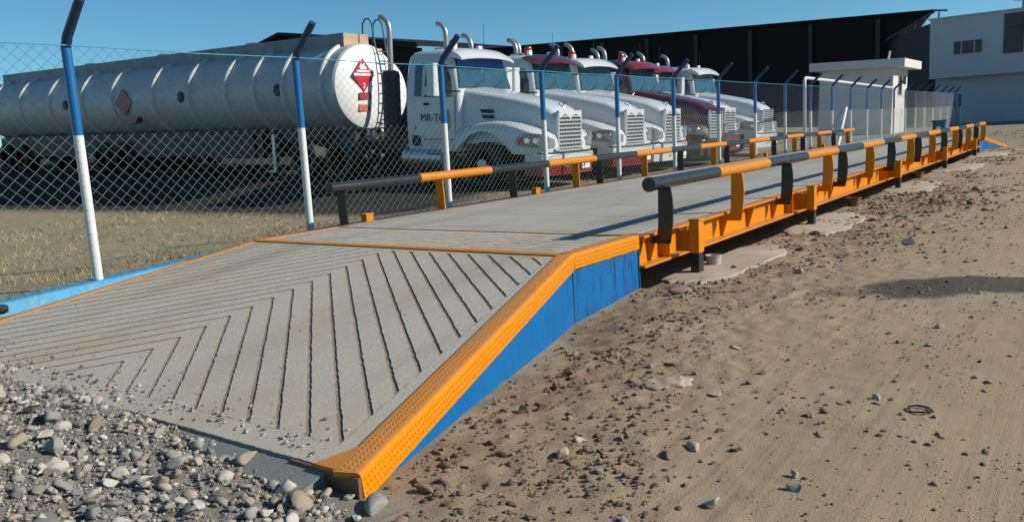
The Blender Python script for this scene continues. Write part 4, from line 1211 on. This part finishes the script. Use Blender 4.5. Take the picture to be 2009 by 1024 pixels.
def office():
    # near facade runs from the corner A to the right, out of the frame
    A = Vector((55, 6.35, 0)); Bp = Vector((53.2, -12.5, 0))
    t = empty('office_building', A); d = (Bp-A); Ln = d.length; u = d.normalized(); nrm = Vector((u.y, -u.x, 0))
    if nrm.x > 0: nrm = -nrm            # towards the camera
    tag(t, 'white two-storey office block with an overhanging upper floor at the right edge', 'building')
    def slab(name, s0, s1, o0, o1, z0, z1, mat, par=t, bev=0):
        # s along facade, o outwards
        mb = MB(); vs = []
        for z in (z0, z1):
            for o in (o0, o1):
                for s in (s0, s1): vs.append(u*s+nrm*o+Vector((0, 0, z)))
        mb.add(vs, [(0, 2, 3, 1), (4, 5, 7, 6), (0, 1, 5, 4), (2, 6, 7, 3), (0, 4, 6, 2), (1, 3, 7, 5)])
        # fix winding by recalculation
        import bmesh
        ob = mb.build(name, mat, par, smooth=0, bevel=bev)
        bm = bmesh.new(); bm.from_mesh(ob.data); bmesh.ops.recalc_face_normals(bm, faces=bm.faces); bm.to_mesh(ob.data); bm.free()
        return ob
    slab('upper_wall', 0, Ln, -9, 0, 3.25, 6.95, MT['building_white'])
    slab('lower_wall', .15, Ln, -9, -.9, -.6, 3.25, MT['building_white'])
    slab('roof', -.1, Ln+.1, -9.1, .08, 6.95, 7.04, MT['building_white'])
    w = slab('window', 1.35, 3.05, -.05, .03, 4.6, 5.5, MT['building_white'])
    slab('pane', 1.42, 1.8, .03, .045, 4.66, 5.44, MT['window'], w); slab('pane', 1.87, 2.53, .03, .045, 4.66, 5.44, MT['window'], w); slab('pane', 2.6, 2.98, .03, .045, 4.66, 5.44, MT['window'], w)
    w = slab('window', 4.15, 5.2, -.05, .04, 4.45, 6.8, MT['dark_wall'])
    for z0, z1 in ((4.5, 5.2), (5.25, 5.9), (5.95, 6.75)): slab('pane', 4.22, 5.13, .04, .055, z0, z1, MT['window'], w)
    slab('door', 6.0, 7.2, -.9, -.86, .9, 2.7, MT['window'])
    for s, z in ((.35, 7.04), (5.0, 7.04)):
        mb = MB(); p = u*s+nrm*-.6
        mb.tube([p+Vector((0, 0, z-.1)), p+Vector((0, 0, z+.45))], .05, 6); mb.tube([p+Vector((-.1, -.5, z+.45)), p+Vector((.1, .5, z+.6))], .06, 6)
        mb.build('roof_lamp', MT['chassis'], t)
    # dark set-back end wall joining the shed
    mb = MB(); p = A*0
    vs = [(1.2, .2, -.5), (6.0, 4.6, -.5), (6.0, 4.6, 6.35), (1.2, .2, 6.85)]
    vs += [(v[0]+3, v[1], v[2]) for v in vs]
    mb.add(vs, [(0, 1, 2, 3), (7, 6, 5, 4), (0, 4, 5, 1), (1, 5, 6, 2), (3, 2, 6, 7), (0, 3, 7, 4)])
    mb.build('side_wall', MT['dark_wall'], t, smooth=0)
office()

# ------------------------------------------------------------------ smaller things
def conduit():
    x9 = FX+FS*11; mb = MB()
    mb.tube([(x9, 4.46, .1), (x9, 4.46, 2.33), (x9+.06, 4.46, 2.4), (x9+.15, 4.47, 2.42), (40.0, 5.6, 2.46)], .05, 8)
    tag(mb.build('conduit_pipe', MT['pvc']), 'thin white pipe rising by the fence and running across to the booth', 'pipe')
conduit()
mb = MB(); mb.tube([(21.55, 3.62, .30), (24.6, 4.12, 1.48)], .045, 10)
tag(mb.build('leaning_pole', MT['pvc']), 'white pole leaning on the fence behind the far end of the left rail', 'pole')

def tub():
    x, y = 36.5, 3.0; z = gz(x, y)
    t = empty('plastic_tub', (x, y, z)); tag(t, 'teal square plastic tub standing beyond the far end of the scale', 'tub')
    mb = MB(); mb.loft([rrect(-.24, .24, -.24, .24, 0, .05), rrect(-.27, .27, -.27, .27, .62, .05), rrect(-.30, .30, -.30, .30, .63, .05), rrect(-.30, .30, -.30, .30, .70, .05), rrect(-.25, .25, -.25, .25, .70, .05), rrect(-.22, .22, -.22, .22, .15, .05)])
    mb.build('tub_body', MT['teal_plastic'], t)
    mb = MB(); mb.lathe([(.01, -.285), (.11, -.285), (.11, -.26)], (0, 0, .33), 'x', 16); mb.build('tub_badge', MT['placard_white'], t)
tub()

def pot(name, x, y, r, h, mat, lab, ribs=True):
    z = gz(x, y)-.01; mb = MB(); prof = [(r*.8, 0)]
    n = 7 if ribs else 3
    for k in range(n):
        a = k/n; rr = lerp(r*.82, r, a); prof += [(rr*(1.03 if ribs else 1), h*a+.004), (rr*(1.03 if ribs else 1), h*(a+.6/n)), (rr*.97, h*(a+.75/n))]
    prof += [(r*1.05, h*.93), (r*1.05, h), (r*.9, h), (r*.82, h*.4), (.01, h*.38)]
    mb.lathe(prof, (x, y, z), 'z', 22)
    return tag(mb.build(name, mat), lab, 'bucket')
pot('ribbed_bucket', 2.07, -.19, .07, .105, MT['pot'], 'ribbed grey-white bucket beside the nearest orange support column')
pot('brown_bucket', 7.25, -.17, .10, .13, MT['clay'], 'brown bucket under the girder past the second support column', False)
pot('brown_bucket', 12.45, -.12, .11, .13, MT['clay'], 'small brown bucket under the girder past the third support column', False)

# wire ring on the track
mb = MB(); pts = []
for k in range(40):
    a = 2*math.pi*k/36; r = .046+.002*math.sin(k); x, y = -1.12+r*math.cos(a), -2.385+r*math.sin(a)
    pts.append((x, y, gz(x, y)+.009+.003*math.sin(k*.35)))
mb.tube(pts, .0042, 7)
tag(mb.build('rubber_ring', MT['black']), 'thin black ring lying on the sandy track at the right', 'ring')
# black pipe end at the left edge
mb = MB(); mb.tube([(-2.75, 3.72, .10), (-2.36, 3.54, .155), (-2.25, 3.48, .165), (-2.225, 3.465, .167)], [.034, .036, .036, .024], 14)
tag(mb.build('black_hose', MT['tyre']), 'end of a thick black hose beside the ramp at the left edge', 'hose')

# ------------------------------------------------------------------ stones
def ico(sub):
    t = (1+5**.5)/2
    v = np.array([(-1, t, 0), (1, t, 0), (-1, -t, 0), (1, -t, 0), (0, -1, t), (0, 1, t), (0, -1, -t), (0, 1, -t), (t, 0, -1), (t, 0, 1), (-t, 0, -1), (-t, 0, 1)], float)
    f = [(0, 11, 5), (0, 5, 1), (0, 1, 7), (0, 7, 10), (0, 10, 11), (1, 5, 9), (5, 11, 4), (11, 10, 2), (10, 7, 6), (7, 1, 8), (3, 9, 4), (3, 4, 2), (3, 2, 6), (3, 6, 8), (3, 8, 9), (4, 9, 5), (2, 4, 11), (6, 2, 10), (8, 6, 7), (9, 8, 1)]
    v = list(map(tuple, v))
    for _ in range(sub):
        c = {}; nf = []
        def mid(a, b):
            k = (min(a, b), max(a, b))
            if k not in c: v.append(tuple((np.array(v[a])+np.array(v[b]))/2)); c[k] = len(v)-1
            return c[k]
        for a, b, d in f:
            x, y, z = mid(a, b), mid(b, d), mid(d, a); nf += [(a, x, z), (b, y, x), (d, z, y), (x, y, z)]
        f = nf
    v = np.array(v); v /= np.linalg.norm(v, axis=1)[:, None]
    return v, np.array(f)
def stone_shape(sub, seed, ang=.25, facets=0):
    v, f = ico(sub); r = np.random.default_rng(seed); w = v.copy()
    for k in range(6):
        d = r.normal(size=3); d /= np.linalg.norm(d); w *= (1+ang*.55*np.sin(2.1*(v@d)+r.uniform(0, 6)))[:, None]
    for k in range(facets):               # flatten a few broken faces
        d = r.normal(size=3); d /= np.linalg.norm(d); h = r.uniform(.42, .8)
        p = w@d; m = p > h; w[m] -= np.outer(p[m]-h, d)
    w *= np.array([1, r.uniform(.62, .95), r.uniform(.42, .72)])
    return w, f
SH2 = [stone_shape(2, s, .30, 7) for s in range(18)]
SH1 = [stone_shape(1, s+50, .28, 3) for s in range(12)]
SHC = [stone_shape(2, s+90, .42, 5) for s in range(10)]
def rotm(n):
    a = rng.uniform(0, 2*np.pi, n); tx = rng.normal(0, .3, n); ty = rng.normal(0, .3, n)
    out = np.zeros((n, 3, 3))
    for i in range(n):
        out[i] = np.array(Matrix.Rotation(a[i], 3, 'Z') @ Matrix.Rotation(tx[i], 3, 'X') @ Matrix.Rotation(ty[i], 3, 'Y'))
    return out
def scatter(name, P, S, shapes, mat):
    n = len(P); Rm = rotm(n); VV = []; FF = []; off = 0
    pick = rng.integers(0, len(shapes), n)
    for i in range(n):
        v, f = shapes[pick[i]]
        VV.append((v*S[i])@Rm[i].T+P[i]); FF.append(f+off); off += len(v)
    return arr_mesh(name, np.concatenate(VV), np.concatenate(FF), mat)

def toe_edge(y):        # x of the gravel's upper edge along the ramp toe
    return lerp(-2.90, -2.78, sstep(-.5, 2.2, y))
def in_gravel(x, y):
    if x > toe_edge(y)+.03*math.sin(y*9): return False
    if y < -.62 and x > -2.95-.32*(-.62-y)+.02*math.sin(x*20): return False
    return y > -1.35
def gravel():
    P = []; S = []
    def put(n, s0, s1, lift, dens=None):
        k = 0
        while k < n:
            x, y = rng.uniform(-4.6, -2.72), rng.uniform(-1.3, 3.2)
            if not in_gravel(x, y): continue
            if dens and rng.uniform() > dens(x, y): continue
            s = s0+(s1-s0)*rng.uniform()**2
            P.append((x, y, gz(x, y)+s*lift)); S.append(s); k += 1
    put(1500, .015, .032, .4, lambda x, y: .35+.65*(noise.noise(Vector((x*2, y*2, 1))) > -.05))
    put(7000, .006, .016, .35)
    for _ in range(420):                       # strays spilled on to the toe of the ramp
        y = rng.uniform(-.6, 3.0); x = -2.90+abs(rng.normal(0, .09))+.05*rng.uniform()
        s = .003+.012*rng.uniform()**2
        P.append((x, y, zr(x)+s*.4)); S.append(s)
    big = scatter('gravel_bed', np.array(P), np.array(S), SH1, MT['gravel'])
    tag(big, kind='stuff')
    P2 = []; S2 = []
    for _ in range(16000):
        x, y = rng.uniform(-4.3, -2.72), rng.uniform(-1.3, 3.0)
        if in_gravel(x, y): s = rng.uniform(.003, .008); P2.append((x, y, gz(x, y)+s*.3)); S2.append(s)
    tag(scatter('fine_gravel', np.array(P2), np.array(S2), [stone_shape(0, s+7, .3) for s in range(6)], MT['gravel']), kind='stuff')
gravel()

def stone_obj(name, x, y, r, mat, shape, label, cat='stone', group=None, z=None, rot=None, lift=.3, sc=(1, 1, 1)):
    v, f = shape
    o = arr_mesh(name, v*r*np.array(sc), f, mat)
    o.location = (x, y, (gz(x, y) if z is None else z)+r*lift)
    o.rotation_euler = rot or (random.gauss(0, .25), random.gauss(0, .25), random.uniform(0, 6.28))
    return tag(o, label, cat, group)

# river cobbles in the heap: one mesh per shape, then copies
protos = {}
COBG = 'river cobbles heaped at the foot of the ramp'
def cobble(x, y, r):
    k = int(rng.integers(0, len(SH2)))
    if k not in protos:
        v, f = SH2[k]; me_o = arr_mesh('cobble', v, f, MT['cobble']); protos[k] = me_o; o = me_o
    else:
        o = protos[k].copy(); COL.objects.link(o)
    o.location = (x, y, gz(x, y)+r*.38); o.scale = (r, r, r)
    o.rotation_euler = (rng.normal(0, .3), rng.normal(0, .3), rng.uniform(0, 6.28))
    tag(o, 'rounded river cobble in the gravel heap at the foot of the near ramp', 'stone', COBG)
placed = []
tries = 0
while len(placed) < 270 and tries < 20000:
    tries += 1
    x, y = rng.uniform(-4.05, -2.72), rng.uniform(-1.25, 2.6)
    if not in_gravel(x, y): continue
    r = .024+.042*rng.uniform()**2
    if noise.noise(Vector((x*1.6+4, y*1.6, 2))) < -.22: continue
    if any((x-a)**2+(y-b)**2 < (.75*(r+c))**2 for a, b, c in placed): continue
    placed.append((x, y, r)); cobble(x, y, r)

STONES = [   # x, y, radius, material, label
    (-2.945, -.995, .05, 'cobble_grey', 'large flat grey stone standing at the orange corner of the near ramp', SH2[3], 1.2),
    (-2.96, -.85, .026, 'cobble_pale', 'small white stone beside the rusty end of the orange edge angle'),
    (-2.99, -1.13, .035, 'clod_brown', 'dark brown clod on the dirt at the bottom edge, just right of the gravel'),
    (-1.935, -1.72, .030, 'cobble_tan', 'pointed tan stone alone on the track, throwing a shadow to the left'),
    (-2.36, -1.955, .030, 'cobble_pale', 'smooth pale oval stone near the bottom edge of the track'),
    (-2.24, -1.30, .034, 'cobble_tan', 'broken tan clod in front of the blue ramp wall'),
    (-2.09, -1.275, .024, 'cobble_pale', 'pale upright stone chip below the blue wall'),
    (-.49, -1.335, .036, 'cobble_tan', 'rounded tan stone beside the pale broken slab'),
    (-1.30, -1.555, .027, 'cobble_tan', 'low tan stone right of the pale broken slab, nearer the camera'),
    (-.37, -1.08, .040, 'clod_brown', 'dark spiky clod beyond the rounded tan stone'),
    (-1.02, -1.08, .026, 'cobble_grey', 'small grey stone next to the dark spiky clod'),
    (.93, -.40, .075, 'clod_brown', 'brown clod at the foot of the nearest support column'),
    (-2.13, -2.15, .024, 'cobble_grey', 'grey stone in the middle of the scattered pebbles on the track'),
    (-2.03, -2.13, .018, 'cobble_pale', 'pale pebble just behind the grey stone on the track'),
    (-1.04, -2.20, .022, 'cobble_pale', 'flat pale pebble behind the black ring'),
    (.42, -2.23, .032, 'cobble_pale', 'pale stone on the near border of the dark patch'),
    (-.02, -2.25, .024, 'cobble_grey', 'grey pebble between the dark patch and the black ring'),
    (.15, -2.02, .022, 'cobble_tan', 'tan pebble in the open sand before the dark patch'),
    (-2.32, -1.60, .018, 'cobble_grey', 'grey chip left of the pointed tan stone'),
    (-1.72, -1.60, .016, 'cobble_grey', 'small grey chip above the pointed tan stone'),
    (-2.54, -1.27, .020, 'clod_brown', 'brown clod near the bottom of the blue wall'),
    (-2.62, -1.76, .018, 'cobble_grey', 'blue-grey pebble low on the track'),
    (-2.75, -1.02, .030, 'clod_brown', 'brown clod just right of the orange corner'),
    (1.9, -1.0, .05, 'cobble_tan', 'tan stone on the rough strip beyond the dark patch'),
    (7.5, -1.15, .10, 'clod_brown', 'big dark clod on the dirt beside the second bucket'),
    (9.7, -1.4, .10, 'clod_brown', 'big dark clod farther along the dirt strip'),
    (3.7, -1.5, .06, 'cobble_grey', 'grey stone on the rough strip by the second footing'),
]
for i, s in enumerate(STONES):
    x, y, r, m, lab = s[:5]
    shp = s[5] if len(s) > 5 else (SHC[i % len(SHC)] if 'clod' in m else SH2[i % len(SH2)])
    stone_obj('clod' if 'clod' in m else 'stone', x, y, r, MT[m], shp, lab, 'clod' if 'clod' in m else 'stone')

# broken slab of old concrete on the dirt
v_, f_ = ico(3); w_ = v_.copy()
for i_, p_ in enumerate(v_):
    q_ = Vector(p_)*2.2; w_[i_] *= 1+.32*noise.fractal(q_, .9, 2.1, 5)
w_ *= np.array([.135, .055, .045])
w_[:, 2] = np.minimum(w_[:, 2], .026+.004*np.sin(w_[:, 0]*70))
slab_o = arr_mesh('broken_slab', w_, f_, MT['cobble_tan'])
slab_o.location = (-1.27, -1.27, gz(-1.27, -1.27)); slab_o.rotation_euler = (.04, -.05, R(-52))
tag(slab_o, 'pale broken slab of old concrete lying on the brown dirt', 'slab')

# loose clods: crumbs too many to count
def clods():
    P = []; S = []
    def dens(x, y):
        d = math.exp(-((y+.55)/.5)**2)*(.25+.75*(noise.fractal(Vector((x*1.4, y*2.0, 7)), 1, 2, 3) > .02))
        d += .25*math.exp(-((y+1.5)/.8)**2)*(noise.noise(Vector((x*1.1, y*1.1, 4))) > .1)
        return min(1, d+.02)
    n = 0
    while n < 7500:
        x = -3+.0+(rng.uniform()**1.8)*14; y = rng.uniform(-3.3, -.03)
        if x < -2.85 and y > -1.1: continue
        wall = YR+(x+L_R)/L_R*(-YR) if x < 0 else 0
        if y > wall-.03: continue
        if x > 1 and y > -.1: continue
        yy = y-wall
        if rng.uniform() > dens(x, yy): continue
        s = (.0035+.016*rng.uniform()**3.5)*(1+.08*max(0, x))
        P.append((x, y, gz(x, y)+s*.12)); S.append(s); n += 1
    tag(scatter('loose_clods', np.array(P), np.array(S), SH1, MT['clod']), kind='stuff')
    P = []; S = []
    for _ in range(330):
        x = -2.7+(rng.uniform()**1.4)*9; wall = YR+(x+L_R)/L_R*(-YR) if x < 0 else 0
        y = wall-.12-abs(rng.normal(0, .55))
        if noise.fractal(Vector((x*1.4, y*2.0, 7)), 1, 2, 3) < -.05: continue
        s = (.012+.022*rng.uniform()**2)*(1+.05*max(0, x)); P.append((x, y, gz(x, y)+s*.1)); S.append(s)
    tag(scatter('lumpy_clods', np.array(P), np.array(S), SHC, MT['clod']), kind='stuff')
    P = []; S = []
    for _ in range(13000):
        x = rng.uniform(-3, 12); y = rng.uniform(-4, -.1)
        wall = YR+(x+L_R)/L_R*(-YR) if x < 0 else 0
        if y > wall-.03: continue
        if noise.fractal(Vector((x*1.2, y*1.2, 11)), 1, 2, 3) < -.05: continue
        s = rng.uniform(.002, .0065)*(1+.06*max(0, x)); P.append((x, y, gz(x, y)+s*.3)); S.append(s)
    tag(scatter('sand_crumbs', np.array(P), np.array(S), [stone_shape(0, s+33, .3) for s in range(6)], MT['clod']), kind='stuff')
    # rough spoil along the far part of the scale
    P = []; S = []
    for _ in range(3600):
        x = rng.uniform(4, 40); y = -rng.gamma(2.2, .5)-.15
        if x > 24: y = rng.uniform(-2.5, 3)
        if noise.fractal(Vector((x*.3, y*1.5, 2)), 1, 2, 3) < .05+rng.uniform(-.15, .15): continue
        s = .012+.042*rng.uniform()**2.5; P.append((x, y, gz(x, y)+s*.05)); S.append(s)
    tag(scatter('spoil_clods', np.array(P), np.array(S), SH1, MT['clod']), kind='stuff')
clods()

# dirt crumbs on the deck and ramp
P = []; S = []
for _ in range(260):
    x = rng.uniform(-2.8, 9); y = rng.uniform(.2, 3.3)
    if rng.uniform() < .35: x = rng.uniform(-2.85, -2.5)
    z = zr(x) if x < 0 else H
    s = rng.uniform(.002, .007); P.append((x, y, z+s*.4)); S.append(s)
tag(scatter('scattered_grit', np.array(P), np.array(S), [stone_shape(0, s+13, .3) for s in range(5)], MT['clod']), kind='stuff')

# ------------------------------------------------------------------ dry grass beyond the kerb
def grass():
    N_ = 34000
    u = rng.uniform(size=N_)
    x = -3.5+30*rng.uniform(size=N_)**1.5; y = 4.45+11*u**1.6
    keep = np.array([noise.fractal(Vector((a*.9, b*.9, 5)), 1, 2, 3) > -.05+rng.uniform(-.3, .3) for a, b in zip(x, y)])
    keep &= ~((x > 5.6) & (y > 7.2) & (x < 20.5))
    x, y = x[keep], y[keep]; n = len(x)
    z = np.array([gz(a, b) for a, b in zip(x, y)])
    h = rng.uniform(.015, .075, n)*(1+.03*(y-4)); a = rng.uniform(0, 2*np.pi, n); w = rng.uniform(.004, .009, n)*(1+.08*(y-4))
    lx, ly = rng.normal(0, .7, n)*h, rng.normal(0, .7, n)*h
    b0 = np.stack([x-np.cos(a)*w, y-np.sin(a)*w, z-.01], 1); b1 = np.stack([x+np.cos(a)*w, y+np.sin(a)*w, z-.01], 1)
    tp = np.stack([x+lx, y+ly, z+h], 1)
    V = np.stack([b0, b1, tp], 1).reshape(-1, 3)
    tag(arr_mesh('dry_grass', V, np.arange(3*n).reshape(-1, 3), MT['grass'], smooth=False), kind='stuff')
grass()
